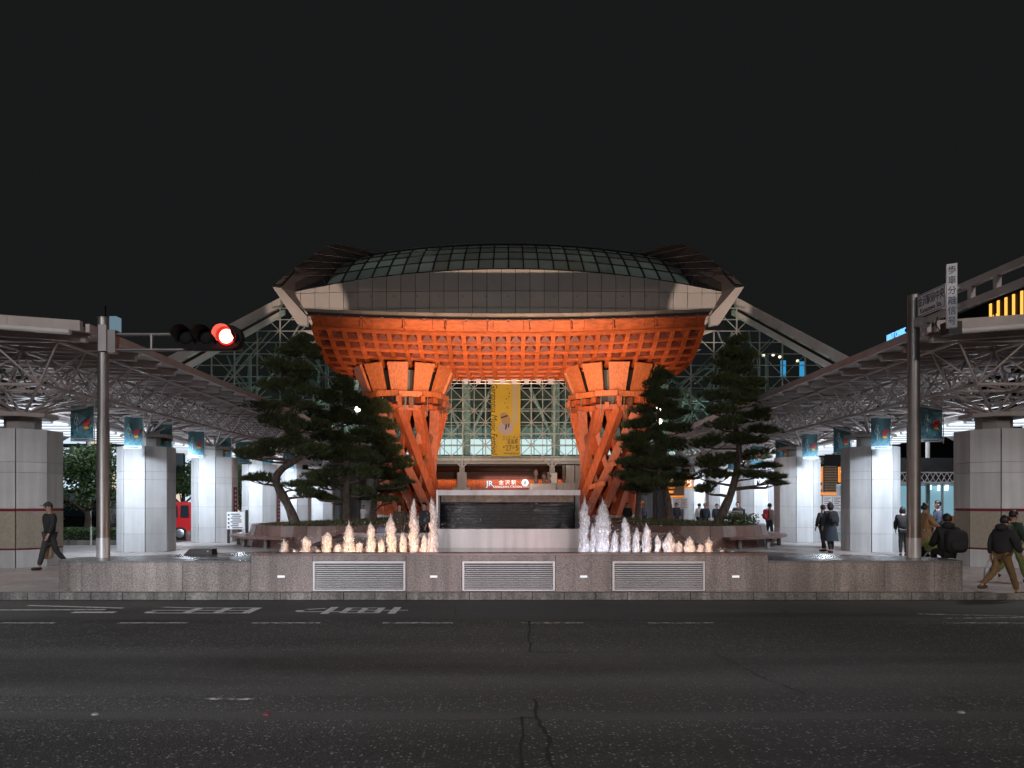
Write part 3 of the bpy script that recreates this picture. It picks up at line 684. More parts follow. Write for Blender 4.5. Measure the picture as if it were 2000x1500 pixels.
def strip_bar(b, pts, ns, sides, w, h0, h1):
    """bar of width w along pts, from h0 above to h1 below the surface along normals"""
    vs = []
    for p, n, s in zip(pts, ns, sides):
        vs += [p - s * w / 2 + n * h1, p + s * w / 2 + n * h1, p + s * w / 2 - n * h0, p - s * w / 2 - n * h0]
    k = len(pts); fs = [(0, 1, 2, 3), (4 * k - 1, 4 * k - 2, 4 * k - 3, 4 * k - 4)]
    for i in range(k - 1):
        for a in range(4): fs.append((4 * i + a, 4 * i + 4 + a, 4 * i + 4 + (a + 1) % 4, 4 * i + (a + 1) % 4))
    b.faces(vs, fs)
for i in range(NC + 1):
    u = -1 + 2 * i / NC; b = MB()
    rr = [k * .5 for k in range(15)]
    pts = [hull(u, r) for r in rr]; ns = [hull_n(max(-.98, min(.98, u)), max(.05, r)) for r in rr]
    sd = [Vector((1, 0, 0))] * len(rr)
    for o in (-.085, .085): strip_bar(b, [p + Vector((o, 0, 0)) for p in pts], ns, sd, .095, .30, .03)
    strip_bar(b, pts, ns, sd, .085, .30, -.015)
    b.build('rib', M['gate_wood'], gate)
for j in range(8):
    us = [-1 + k / 20 for k in range(41)]; b = MB()
    pts = [hull(u, j) for u in us]; ns = [hull_n(max(-.98, min(.98, u)), max(.05, j)) for u in us]
    sd = [(hull(u, min(j + .1, 7)) - hull(u, max(0, j - .1))).normalized() for u in us]
    strip_bar(b, pts, ns, sd, .19 if j else .26, .28, .02); b.build('purlin', M['gate_wood'], gate)
# rear half of the belly, plain boarding
b = MB(); n_ = 26
vs = [hull(-1 + 2 * i / n_, 7 + j) for j in range(8) for i in range(n_ + 1)]
b.faces(vs, [(j * (n_ + 1) + i, (j + 1) * (n_ + 1) + i, (j + 1) * (n_ + 1) + i + 1, j * (n_ + 1) + i + 1) for j in range(7) for i in range(n_)]); b.build('rear_shell', M['gate_wood'], gate)
# front boards between the coffers and the roof edge
def lip(u, t):
    """t 0 at the coffers, 1 under the roof edge"""
    p0 = hull(u, 0); ztop = PZ(624, 45.6) + (PZ(613, 45.6) - PZ(624, 45.6)) * u * u
    return Vector((u * (HW[0] + .13 * t), 46 - .4 * t, p0.z + .12 + (ztop - p0.z - .12) * t))
for i in range(13):
    b = MB(); k = 4
    for a in range(k):
        ua, ub = -1 + 2 * (i + a / k) / 13, -1 + 2 * (i + (a + 1) / k) / 13
        if a == 0: ua += .0008
        if a == k - 1: ub -= .0008
        q = [lip(ua, 0), lip(ub, 0), lip(ub, 1), lip(ua, 1)]; bk = Vector((0, .25, 0))
        b.hexa([q[0], q[1], q[1] + bk, q[0] + bk, q[3], q[2], q[2] + bk, q[3] + bk])
    b.build('front_board', M['gate_wood'], gate)
def edge_strip(y0c, y1c, y0e, y1e, D, dep, m, name, n=13, grow=.25):
    for i in range(n):
        b = MB(); k = 3
        for a in range(k):
            ua, ub = -1 + 2 * (i + a / k) / n, -1 + 2 * (i + (a + 1) / k) / n
            if a == 0: ua += .0006
            if a == k - 1: ub -= .0006
            z = lambda u, yc, ye: PZ(yc, D) + (PZ(ye, D) - PZ(yc, D)) * u * u
            w = HW[0] + grow
            p = lambda u, yc, ye, dy: Vector((u * w, D + dy, z(u, yc, ye)))
            b.hexa([p(ua, y0c, y0e, 0), p(ub, y0c, y0e, 0), p(ub, y0c, y0e, dep), p(ua, y0c, y0e, dep), p(ua, y1c, y1e, 0), p(ub, y1c, y1e, 0), p(ub, y1c, y1e, dep), p(ua, y1c, y1e, dep)])
        b.build(name, M[m], gate)
edge_strip(625.5, 618.5, 614.5, 607.5, 45.45, .5, 'dark', 'eaves_board', 5, .2)
edge_strip(618.2, 612.3, 607.2, 602, 45.3, .7, 'zinc', 'roof_edge_plate', 22, .3)
b = MB(); vs = []
for j, (dy, dz) in enumerate(((45.9, 0), (49, .3), (52, .42), (55, .3), (57.8, 0))):
    for i in range(21):
        u = -1 + i / 10; vs.append((u * 11.9, dy, PZ(613, 45.3) + (PZ(602.6, 45.3) - PZ(613, 45.3)) * u * u + dz - .02))
b.faces(vs, [(j * 21 + i, j * 21 + i + 1, (j + 1) * 21 + i + 1, (j + 1) * 21 + i) for j in range(4) for i in range(20)]); b.build('roof', M['zinc'], gate)
for s in (-1, 1):        # end boards closing the shell
    b = MB(); rr = [k * .5 for k in range(29)]
    for r0, r1 in zip(rr[:-1], rr[1:]):
        a, c = hull(s, r0), hull(s, r1); zt_ = PZ(604, 45.3)
        b.poly([a, c, Vector((s * 11.85, c.y, zt_)), Vector((s * 11.85, a.y, zt_))])
    b.build('end_board', M['gate_dark'], gate)
# lamp rail with rods along the front
rail = MB(); us = [-1 + k / 15 for k in range(31)]
pr = lambda u: Vector((u * (HW[0] + .1), 44.7, PZ(626, 44.7) + (PZ(615.5, 44.7) - PZ(626, 44.7)) * u * u))
rail.tube([pr(u) for u in us], .035, 6); rl = rail.build('lamp_rail', M['gate_leg'], gate)
for k in range(10):
    u = (k - 4.5) * 78.5 / 381; p = pr(u); b = MB()
    b.tube([p, p + Vector((0, 0, -.62))], .028, 6); b.tube([p + Vector((0, 0, -.1)), p + Vector((0, 1.0, -.1))], .02, 5); b.box(p + Vector((0, 0, -.64)), (.09, .09, .08)); b.build('rod', M['gate_leg'], rl)
for k in range(19):
    u = (k - 9) / 9.6; p = pr(u); b = MB(); b.box(p + Vector((0, .1, .02)), (.16, .22, .09)); b.build('bracket', M['zinc'], rl)
M['gutter_steel'] = mat('gutter_steel', (0.55, 0.50, 0.52), 0.3, 0.9)
b = MB()
for dz, dy in ((-.12, -.1), (-.30, .0)):
    b.tube([hull(u, 6.75) + Vector((0, dy, dz)) for u in [-.46 + k * .046 for k in range(21)]], .035, 6)
dr = b.build('drip_rail', M['gutter_steel'], gate)
for k in range(8):
    u = (k - 3.5) * 26.3 / 345; p = hull(u, 6.75); b = MB(); b.box(p + Vector((0, -.15, -.20)), (.30, .10, .34)); b.build('clip', M['gutter_steel'], dr)

def gate_leg(s):
    cx_, cy_ = s * 6.85, 50.8
    pol = lambda r, a, z: Vector((cx_ + s * 0 + r * math.cos(a), cy_ + r * math.sin(a), z))
    rng = random.Random(5)
    # flared boards of the capital
    for k in range(12):
        a = R(-90 + 30 * k); t = Vector((-math.sin(a), math.cos(a), 0)); o = Vector((math.cos(a), math.sin(a), 0))
        yy_ = cy_ + 3.2 * math.sin(a); yy_ = yy_ if yy_ < GY else 2 * GY - yy_; zt_ = min(10.55, min((abs(HD[q] - yy_), HC[q]) for q in range(8))[1] + .12)
        pb, pt = pol(2.62, a, 8.88), pol(2.62 + .70 * (zt_ - 8.88) / 1.64, a, zt_)
        wb, wt = .50, .66; th = .16
        nrm = (pt - pb).cross(t).normalized(); nrm = nrm if nrm.dot(o) > 0 else -nrm
        b = MB(); b.hexa([pb - t * wb - nrm * th, pb + t * wb - nrm * th, pb + t * wb, pb - t * wb, pt - t * wt - nrm * th, pt + t * wt - nrm * th, pt + t * wt, pt - t * wt])
        b.build('capital_board', M['gate_board'], gate)
    b = MB(); b.lathe([(2.15, 8.6), (2.55, 10.2)], 24, (cx_, cy_, 0), False); b.lathe([(1.9, 7.4), (2.15, 8.6)], 24, (cx_, cy_, 0), False); b.build('capital_shade_core', M['dark'], gate)  # near-black core stands in for the shade between the boards
    # ring beams and stacked bracket blocks
    for rad, z0, z1, hw in ((2.66, 8.50, 8.84, .72), (2.50, 7.66, 7.98, .68)):
        for k in range(12):
            a = R(-75 + 30 * k); t = Vector((-math.sin(a), math.cos(a), 0)); p = pol(rad, a, (z0 + z1) / 2)
            b = MB(); q = .05 if k % 2 else 0
            b.bar(p - t * hw + Vector((0, 0, q)), p + t * hw + Vector((0, 0, q)), .30, z1 - z0); b.build('ring_beam', M['gate_board'] if z0 > 8 else M['gate_leg'], gate)
    for k in range(24):
        a = R(-90 + 15 * k); o = Vector((math.cos(a), math.sin(a), 0))
        for z, l, ch in ((8.30, .62, .8), (7.98, .45, .65)):
            if rng.random() > ch: continue
            p = pol(2.38, a + rng.uniform(-.03, .03), z + rng.uniform(-.04, .04))
            b = MB(); e = l + rng.uniform(-.12, .12); b.bar(p - o * .5, p + o * e, .26 + rng.uniform(0, .1), .27 + rng.uniform(0, .1)); b.build('bracket_block', M['gate_leg'] if rng.random() < .7 else M['gate_dark'], gate)
    for k in range(12):      # pendant tie rods
        a = R(-82 + 30 * k); b = MB(); b.tube([pol(2.78, a, 8.5), pol(2.78, a, 7.3)], .025, 5); b.build('tie_rod', M['zinc'], gate)
    # twisted members
    for k in range(12):
        at = R(-123 + 30 * k) if s < 0 else R(180 + 123 - 30 * k); tw = R(88) * (1 if s < 0 else -1); ab = at + tw
        p0, p1 = pol(2.48, at, 7.85), pol(1.95, ab, .75) + Vector((-s * .35, 0, 0)); b = MB()
        b.bar(p0, p1, .50, .60, (math.cos((at + ab) / 2), math.sin((at + ab) / 2), 0)); lg = b.build('leg', M['gate_leg'], gate)
        d = (p1 - p0).normalized(); b = MB(); b.bar(p1 - d * .22, p1 + d * .35, .54, .64, (math.cos((at + ab) / 2), math.sin((at + ab) / 2), 0)); b.build('steel_shoe', M['brushed'], lg)
        b = MB(); q = p1 + d * .3; b.prism([(q.x - .45, q.y - .45), (q.x + .45, q.y - .45), (q.x + .45, q.y + .45), (q.x - .45, q.y + .45)], .14, .55); b.build('plinth', M['kerb_stone'], lg)
    for k in range(12):
        at = R(-105 + 30 * k) if s < 0 else R(180 + 105 - 30 * k); tw = R(-70) * (1 if s < 0 else -1); ab = at + tw
        b = MB(); b.bar(pol(2.20, at, 7.85), pol(1.70, ab, .5) + Vector((-s * .35, 0, 0)), .28, .36, (math.cos((at + ab) / 2), math.sin((at + ab) / 2), 0)); b.build('brace', M['gate_leg'] if k % 3 else M['gate_dark'], gate)
    for k in range(7):      # short cross pieces between members
        a = R(-160 + 34 * k); z = 1.6 + (k * 1.37) % 5.4; p = pol(1.95, a, z); t = Vector((-math.sin(a), math.cos(a), .25))
        b = MB(); b.bar(p - t * .55, p + t * .55, .16, .30); b.build('cross_piece', M['gate_board'], gate)
gate_leg(-1); gate_leg(1)
# flood lamps of the gate: on the ground before it, by the legs, and mast lamps behind the pines
GL = (1.0, .68, .46)
lamp('SPOT', (0, 19.6, 2.32), 46000, GL, .10, (0, 46.3, 10.8), 43, 1, name='gate_flood')
for s in (-1, 1):
    lamp('SPOT', (s * 1.2, 46.3, .6), 1300, GL, .12, (s * 6.5, 49.0, 11.0), 95, .8, name='belly_flood')
    lamp('SPOT', (s * 2.0, 36.0, .6), 5000, GL, .12, (s * 6.8, 48.0, 9.4), 25, .9, name='leg_flood')
    lamp('SPOT', (s * 11.0, 41.0, 6.9), 13000, (1.0, .76, .60), .05, (s * 17.2, 66, 18.4), 15, .35, name='eaves_flood')
for s, nm in ((-1, 'left'), (1, 'right')):
    t = thing('floodlight_mast', f'thin mast with two glowing pink white flood lamps beside the {nm} gate leg', 'floodlight', (PX(993 + s * 291, 44), 44, .14), 0, 'floodlight masts beside the gate')
    x_ = PX(993 + s * 291, 44); b = MB(); b.tube([(x_, 44, .14), (x_, 44, 7.6)], .05, 8); b.build('mast', M['dark'], t)
    for y_ in (799, 823):
        b = MB(); c = Vector((x_ + s * .02, 43.8, PZ(y_, 43.8))); b.lathe([(.0, -.18), (.16, -.15), (.20, .05), (.0, .1)], 12, c); hd = b.build('lamp_head', M['dark'], t)
        b = MB(); b.lathe([(.0, .0), (.17, 0), (.12, .1), (0, .12)], 12, (0, 0, 0)); o = b.build('lens', emit('flood_lens', (1.0, .80, .74), 14), hd, world=False); o.location = inv_of(t) @ (c + Vector((0, -.14, 0))); o.rotation_euler = (R(90), 0, 0)

# ================================================================== GLASS DOME
DD = 66.0
dome = thing('glass_dome', 'great glass station dome with grey panelled eaves and latticed steel front behind the gate', 'building', (0, DD, .14))
yt = lambda dx: 526 + 44 * (dx / 417) ** 2
def yb(dx): return 712 - (142 * (max(0, abs(dx) - 300) / 117) ** 2.3)
rowl = lambda k, dx: [0, 568, 602, 640, 678, 900][k] + 5 * (dx / 417) ** 2
xs = [-417] + [-406 + 28 * k for k in range(30)] + [417]
for xa, xb in zip(xs[:-1], xs[1:]):
    for k in range(5):
        if k >= 3 and max(abs(xa), abs(xb)) < 330: continue
        q = []
        for dx in (xa + .5, xb - .5):
            top = yt(dx) if k == 0 else rowl(k, dx) + .5; bot = min(rowl(k + 1, dx) - .5, yb(dx))
            top = max(top, yt(dx)); q.append((dx, top, bot))
        if q[0][2] - q[0][1] < 1.5 and q[1][2] - q[1][1] < 1.5: continue
        q = [(dx, t_, max(b_, t_ + .3)) for dx, t_, b_ in q]
        pts = [P(CX + q[0][0], q[0][2], DD), P(CX + q[1][0], q[1][2], DD), P(CX + q[1][0], q[1][1], DD), P(CX + q[0][0], q[0][1], DD)]
        bk = Vector((0, .15, 0)); b = MB()
        b.hexa([pts[0], pts[1], pts[1] + bk, pts[0] + bk, pts[3], pts[2], pts[2] + bk, pts[3] + bk]); b.build('eaves_panel', M['dome_panel'], dome)
b = MB(); dxs = [-415 + k * 830 / 60 for k in range(61)]
for a, c in zip(dxs[:-1], dxs[1:]):
    b.poly([P(CX + a, min(yb(a), 705), DD + .2), P(CX + c, min(yb(c), 705), DD + .2), P(CX + c, yt(c), DD + .2), P(CX + a, yt(a), DD + .2)])
b.build('eaves_backing', M['dark'], dome)
# glass roof above the eaves
def roof(s, t):
    dxf = 356 * s; dxb = 300 * s; f = P(CX + dxf, yt(dxf), DD + .4); k = P(CX + dxb, 480 + 27 * s * s, DD + 20)
    p = f.lerp(k, t); p.z += 2.0 * t * (1 - t) * 1.6; return p
NRC, NRR = 24, 6
for i in range(NRC):
    for j in range(NRR):
        s0, s1 = -1 + 2 * i / NRC, -1 + 2 * (i + 1) / NRC; e = .004
        b = MB(); b.poly([roof(s0 + e, j / NRR + e), roof(s1 - e, j / NRR + e), roof(s1 - e, (j + 1) / NRR - e), roof(s0 + e, (j + 1) / NRR - e)]); b.build('roof_pane', M['roof_glass'], dome)
for i in range(NRC + 1):
    b = MB(); pts = [roof(-1 + 2 * i / NRC, t / 6) + Vector((0, -.05, .06)) for t in range(7)]
    for a, c in zip(pts[:-1], pts[1:]): b.bar(a, c, .12, .10)
    b.build('roof_rib', M['dark'], dome)
for j in range(NRR + 1):
    b = MB(); pts = [roof(-1 + k / 12, j / NRR) + Vector((0, -.04, .05)) for k in range(25)]
    for a, c in zip(pts[:-1], pts[1:]): b.bar(a, c, .10, .07)
    b.build('roof_purlin', M['dark'], dome)
b = MB()
for s in (-.78, -.48, -.12, .12, .48, .78):     # ridge rails
    pts = [roof(s + k * .06, 1) + Vector((0, 0, .35)) for k in range(5)]; b.tube(pts, .04, 5)
    for q in pts[::2]: b.tube([q, q - Vector((0, 0, .4))], .03, 5)
b.build('ridge_rail', M['frame_paint'], dome, kind='stuff')
# hoods either side
for s in (-1, 1):
    O = [(461, 560, 65.8), (440, 541, 67), (418, 524, 69), (398, 510, 71.5), (379, 496, 74), (353, 482, 77), (334, 476, 80), (300, 482, 83), (253, 497, 85)]
    I = [(444, 562, 65.9), (417, 570, 66.3), (392, 562, 67), (356, 557, 67.5), (325, 546, 70), (303, 540, 73), (290, 524, 77), (270, 506, 81), (250, 499, 85)]
    Op = [P(CX + s * a, y, d) for a, y, d in O]; Ip = [P(CX + s * a, y, d) for a, y, d in I]
    for k in range(8):
        g = .02; a0, a1 = Op[k].lerp(Op[k + 1], g), Op[k].lerp(Op[k + 1], 1 - g); c0, c1 = Ip[k].lerp(Ip[k + 1], g), Ip[k].lerp(Ip[k + 1], 1 - g)
        m0, m1 = (a0 + c0) / 2 + Vector((s * -.2, .8, .3)), (a1 + c1) / 2 + Vector((s * -.2, .8, .3))
        b = MB(); b.poly([a0, a1, m1, m0]); b.poly([m0, m1, c1, c0]); b.build('hood_panel', M['hood_metal'], dome)
    for k in range(1, 8, 1):
        b = MB(); q = Op[k] + Vector((0, -.1, 0)); r_ = roof(s * (1 - .035 * k), .06 + .1 * k); b.tube([q, r_], .022, 5); b.build('stay_rod', M['hood_metal'], dome)
    b = MB(); poly = [(461, 560), (444, 562), (393, 619), (394, 636), (412, 633)]
    q = [P(CX + s * a, y, 65.2) for a, y in poly]; bk = Vector((0, .6, 0)); n = len(q)
    b.faces(q + [p + bk for p in q], [tuple(range(n)), tuple(range(2 * n - 1, n - 1, -1))] + [(i, (i + 1) % n, n + (i + 1) % n, n + i) for i in range(n)]); b.build('end_fin', M['dome_panel'], dome)
    b = MB(); b.poly([P(CX + s * a, y, d) for a, y, d in ((444, 562, 65.3), (417, 533, 67.5), (416, 570, 66.1), (393, 619, 65.9))]); b.build('hood_cheek', M['hood_metal'], dome)
# sloping edge beams down to the ground on each side
for s in (-1, 1):
    def bp(dx, off=0.0, back=0.0):
        D = 67 - (dx - 445) / 455 * 21; p = P(CX + s * dx, 583 + .528 * (dx - 450), D); return p + Vector((0, back, off))
    n = 26
    for k in range(n):
        a, c = 445 + k * 17.5 + .3, 445 + (k + 1) * 17.5 - .3
        b = MB(); b.hexa([bp(a, -.80), bp(c, -.80), bp(c, -.80, .5), bp(a, -.80, .5), bp(a, 0), bp(c, 0), bp(c, 0, 1.2), bp(a, 0, 1.2)]); b.build('edge_panel', M['dome_panel'], dome)
    b = MB(); b.hexa([bp(440, -1.15, .35), bp(900, -1.15, .35), bp(900, -1.15, .9), bp(440, -1.15, .9), bp(440, -.8, .35), bp(900, -.8, .35), bp(900, -.8, .9), bp(440, -.8, .9)]); b.build('gutter', M['dark'], dome)
    b = MB(); b.hexa([bp(440, -1.5, .1), bp(900, -1.5, .1), bp(900, -1.5, .7), bp(440, -1.5, .7), bp(440, -1.16, .1), bp(900, -1.16, .1), bp(900, -1.16, .7), bp(440, -1.16, .7)]); b.build('lower_rail', M['dome_panel'], dome)
    for k in range(0, n, 2):
        p = bp(455 + k * 17.5, -1.0, .2); b = MB(); b.box(p, (.18, .3, .4)); b.build('gutter_bracket', M['frame_paint'], dome)
# latticed glass front
PIT = .981; ZB = PZ(892, DD)
def ztop(x):
    dx = abs(x) * FPX / DD
    zz = 16.5 if dx < 405 else PZ(575 + .60 * (dx - 440), DD) - .5
    return min(16.5 if dx < 380 else 18.8, zz)
def clip(p, q, n=60, xm=27):
    """visible stretch of a line inside the glazed outline"""
    ins = []
    for k in range(n + 1):
        r = p.lerp(q, k / n)
        if ZB - .01 <= r.z <= ztop(r.x) and abs(r.x) < xm: ins.append(r)
    return (ins[0], ins[-1]) if len(ins) > 2 else None
NX = 27; zmax = ZB + 14 * PIT
for i in range(-NX, NX + 1):
    if abs(i) > 8 and i % 2: continue
    c = clip(Vector((i * PIT, DD, ZB)), Vector((i * PIT, DD, ZB + 16 * PIT)))
    if c: b = MB(); b.bar(c[0], c[1], .06 if i % 2 else .10, .10, (0, 1, 0)); b.build('mullion', M['dome_frame'], dome)
for j in range(0, 14):
    z = ZB + j * PIT; c = clip(Vector((-27, DD - .03, z)), Vector((27, DD - .03, z)), 200)
    if c: b = MB(); b.bar(c[0], c[1], .055, .07); b.build('transom', M['dome_frame'], dome)
for d in range(-NX - 14, NX + 1, 2):
    for sg in (1, -1):
        x0 = d * PIT; c = clip(Vector((sg * x0, DD - .22, ZB)), Vector((sg * (x0 + 14 * PIT), DD - .22, ZB + 14 * PIT)), 120, 7.4 if (d // 2) % 2 else 27)
        if c: b = MB(); b.tube([c[0], c[1]], .036, 6); b.build('diagonal_brace', M['dome_frame'], dome)
b = MB()
for i in range(-14, 15):
    for j in range(0, 15):
        if (i + j) % 2 == 0:
            p = Vector((i * PIT, DD - .22, ZB + j * PIT)); b.lathe([(0, -.09), (.09, 0), (0, .09)], 6, p)
b.build('lattice_nodes', M['dome_frame'], dome, kind='stuff')
for i in range(-7, 7):
    for j in range(0, 8):
        b = MB(); x0 = i * PIT + .05; z0 = ZB + j * PIT + .05; b.poly([(x0, DD + .06, z0), (x0 + PIT - .1, DD + .06, z0), (x0 + PIT - .1, DD + .06, z0 + PIT - .1), (x0, DD + .06, z0 + PIT - .1)]); b.build('pane', M['glass'], dome)
b = MB()
for i in range(-27, 27):
    for j in range(0, 14):
        if -7 <= i < 7 and j < 8: continue
        x0 = i * PIT; z0 = ZB + j * PIT
        if z0 + PIT > min(ztop(x0), ztop(x0 + PIT)): continue
        b.poly([(x0, DD + .06, z0), (x0 + PIT - .02, DD + .06, z0), (x0 + PIT - .02, DD + .06, z0 + PIT - .02), (x0, DD + .06, z0 + PIT - .02)])
b.build('side_glazing', M['glass'], dome, kind='stuff')
# inner space frame and stair towers seen through the sides
b = MB(); rng = random.Random(11)
for s in (-1, 1):
    for lay in (69.0, 72.5):
        for k in range(46):
            x0 = s * rng.uniform(9.5, 26); z0 = rng.uniform(ZB, 16); l = rng.uniform(2, 5.5); a = rng.choice([45, 135, 60, 120, 0, 90]) + rng.uniform(-6, 6)
            p = Vector((x0, lay + rng.uniform(-1, 1), z0)); q = p + Vector((l * math.cos(R(a)), rng.uniform(-1.2, 1.2), l * math.sin(R(a))))
            if q.z > ztop(q.x) - .5 or q.z < ZB or p.z > ztop(p.x) - .5: continue
            b.tube([p, q], rng.choice([.05, .07, .10]), 6)
b.build('inner_truss', M['dome_frame'], dome, kind='stuff')
for s in (-1, 1):
    for dx, w in ((332, .30), (420, .16), (505, .16)):
        x_ = PX(CX + s * dx, 68.5); b = MB(); b.tube([(x_, 68.5, .14), (x_, 68.5, 12.2 if dx == 332 else 15)], w, 10); pl = b.build('hall_post', M['dome_frame'], dome)
    x_ = PX(CX + s * 332, 68.5); c = Vector((x_, 68.3, 12.3))
    for dx, dz in ((-4.2, -3.4), (4.2, -3.4), (5.5, 3.6), (-4.5, 3.6), (2.2, -3.8)):
        b = MB(); b.tube([c, c + Vector((dx, .2, dz))], .12, 8); b.build('tree_strut', M['dome_frame'], dome)
    x_ = PX(CX + s * 345, 70); b = MB()
    for o in (-.3, .3): b.tube([(x_ + o, 70, 6), (x_ + o, 70, 10.5)], .04, 5)
    for k in range(8): b.tube([(x_ - .3, 70, 6.3 + k * .55), (x_ + .3, 70, 6.3 + k * .55)], .035, 5)
    b.build('ladder', M['dome_frame'], dome)
# bottom edge beam, V struts and piers
b = MB(); b.tube([(-27, DD - .1, PZ(897.5, DD)), (27, DD - .1, PZ(897.5, DD))], .21, 12); b.tube([(-27, DD - .2, PZ(905, DD)), (27, DD - .2, PZ(905, DD))], .07, 8); b.b2((-27, DD + .15, PZ(904, DD)), (27, DD + .6, PZ(893, DD))); b.build('sill_beam', M['white_paint'], dome)
for dx in (-440, -265, -90, 85, 260, 435):
    x_ = PX(CX + dx, DD); zt_ = PZ(914, DD); b = MB()
    for o in (-.98, .98): b.tube([(x_, DD - .3, zt_), (x_ + o, DD - .3, PZ(893, DD))], .07, 8)
    b.tube([(x_, DD - .3, zt_), (x_, DD - .3, PZ(896, DD))], .12, 8); b.build('vee_strut', M['white_paint'], dome)
    b = MB(); b.b2((x_ - .40, DD - .7, .14), (x_ + .40, DD + .1, PZ(923, DD))); b.b2((x_ - .22, DD - .5, PZ(923, DD)), (x_ + .22, DD - .1, PZ(913, DD))); b.build('pier', M['pale_stone'], dome)
    b = MB(); b.b2((x_ - .75, DD - 1.1, .14), (x_ + .75, DD + .5, PZ(952, DD))); b.build('pier_base', M['pale_stone'], dome)
# inside: station building with lit windows, big white pillars
hall = thing('station_building', 'station building with lit window bands and wood louvers seen through the glass front', 'building', (0, 80, .14))
b = MB(); b.b2((-30, 90, .14), (30, 91, 15)); b.build('wall', mat('station_wall', (.16, .17, .17), .6, 0, .1, .4), hall)
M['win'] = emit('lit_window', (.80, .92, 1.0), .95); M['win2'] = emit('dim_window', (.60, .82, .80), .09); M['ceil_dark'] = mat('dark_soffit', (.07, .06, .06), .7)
for k in range(34):
    xa = -25.5 + k * 1.5
    for y0, y1, mm in ((888, 872, 'win'), (869, 858, 'win'), (852, 835, 'win2')):
        b = MB(); b.b2((xa + .05, 89.8, PZ(y0, 90)), (xa + 1.45, 89.95, PZ(y1, 90))); b.build('window', M[mm], hall)
for y_ in (890, 870.5, 855, 832, 800):
    b = MB(); b.b2((-30, 89.3, PZ(y_, 90) - .08), (30, 89.78, PZ(y_, 90) + .08)); b.build('window_sill', M['white_paint'], hall)
for dx in (-82, 92, -300, 305):
    x_ = PX(CX + dx, 78); b = MB(); b.tube([(x_, 78, 5.8), (x_, 78, 18)], .42, 14); b.build('hall_pillar', M['white_paint'], hall)
    for o in (-2.6, 2.6): b = MB(); b.tube([(x_ + o * .12, 78, 8.4), (x_ + o, 78, 13.5)], .16, 8); b.build('pillar_brace', M['white_paint'], hall)
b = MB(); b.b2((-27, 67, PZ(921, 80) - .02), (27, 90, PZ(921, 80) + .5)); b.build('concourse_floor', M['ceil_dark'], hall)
b = MB(); n = 96
for k in range(n):
    x_ = -9.5 + 19 * k / n; b.b2((x_, 79.9, .14), (x_ + .13, 80.05, PZ(921, 80) - .03))
b.build('louver_slats', M['louver_wood'], hall, kind='stuff')
b = MB(); b.b2((-9.6, 80.1, .14), (9.6, 80.4, PZ(921, 80) - .03)); b.build('louver_backing', M['louver_wood'], hall)
b = MB(); b.b2((-9.6, 79.2, PZ(935, 79.5)), (9.6, 79.85, PZ(922, 79.5))); b.build('louver_fascia', mat('louver_fascia_wood', (.12, .05, .035), .6, 0, .2, 3), hall)
lamp('AREA', (0, 79.55, PZ(936, 79.5)), 300, (1.0, .36, .10), 18, (0, 79.75, 0), size_y=.15, name='louver_light')
for xa, xb in ((9.7, 20), (-20, -9.7)):
    b = MB(); b.b2((xa, 80, .14), (xb, 80.4, PZ(921, 80) - .03)); b.build('ground_wall', M['pale_stone'], hall)
sg = thing('station_sign', 'lit station name sign with blue JR letters on the red wood louvers', 'sign', (0, 79.1, PZ(948, 79)))
M['jr'] = emit('jr_blue', (.20, .75, .95), 1.1); M['sgw'] = emit('sign_white', (1.0, .95, .95), 1.0)
FR = lambda x, y, D: frame(P(x, y, D), (1, 0, 0), (0, 0, 1))
text('JR', .78, 'logo_letters', M['jr'], sg, FR(956.5, 945, 79.1), .02, sx=1.05)
text('金 沢 駅', .50, 'name_letters', M['sgw'], sg, FR(991, 943, 79.1), .012)
text('KANAZAWA STATION', .34, 'name_letters', M['sgw'], sg, FR(991, 951, 79.1), .008, sx=.84)
b = MB(); c = P(1025.5, 943, 79.1); b.lathe([(0, .0), (.36, 0), (.36, .05), (0, .05)], 24, (0, 0, 0), False); o = b.build('round_emblem', M['sgw'], sg, world=False); o.location = inv_of(sg) @ c; o.rotation_euler = (R(90), 0, 0)
b = MB(); b.bar(P(1023.5, 947, 79.0), P(1025.5, 939, 79.0), .10, .02, (0, 1, 0)); b.bar(P(1027.5, 947, 79.0), P(1026.5, 940, 79.0), .10, .02, (0, 1, 0)); b.build('emblem_stroke', mat('emblem_blue', (.05, .3, .42), .5), sg)
text('いしかわ', .22, 'name_letters', M['sgw'], sg, FR(1025.5, 951, 79.1), .02)
lamp('AREA', (PX(990, 78.6), 78.6, PZ(934, 78.6)), 60, (1.0, .55, .52), 5, (PX(990, 79), 79.9, 2.5), size_y=.2, name='sign_light')
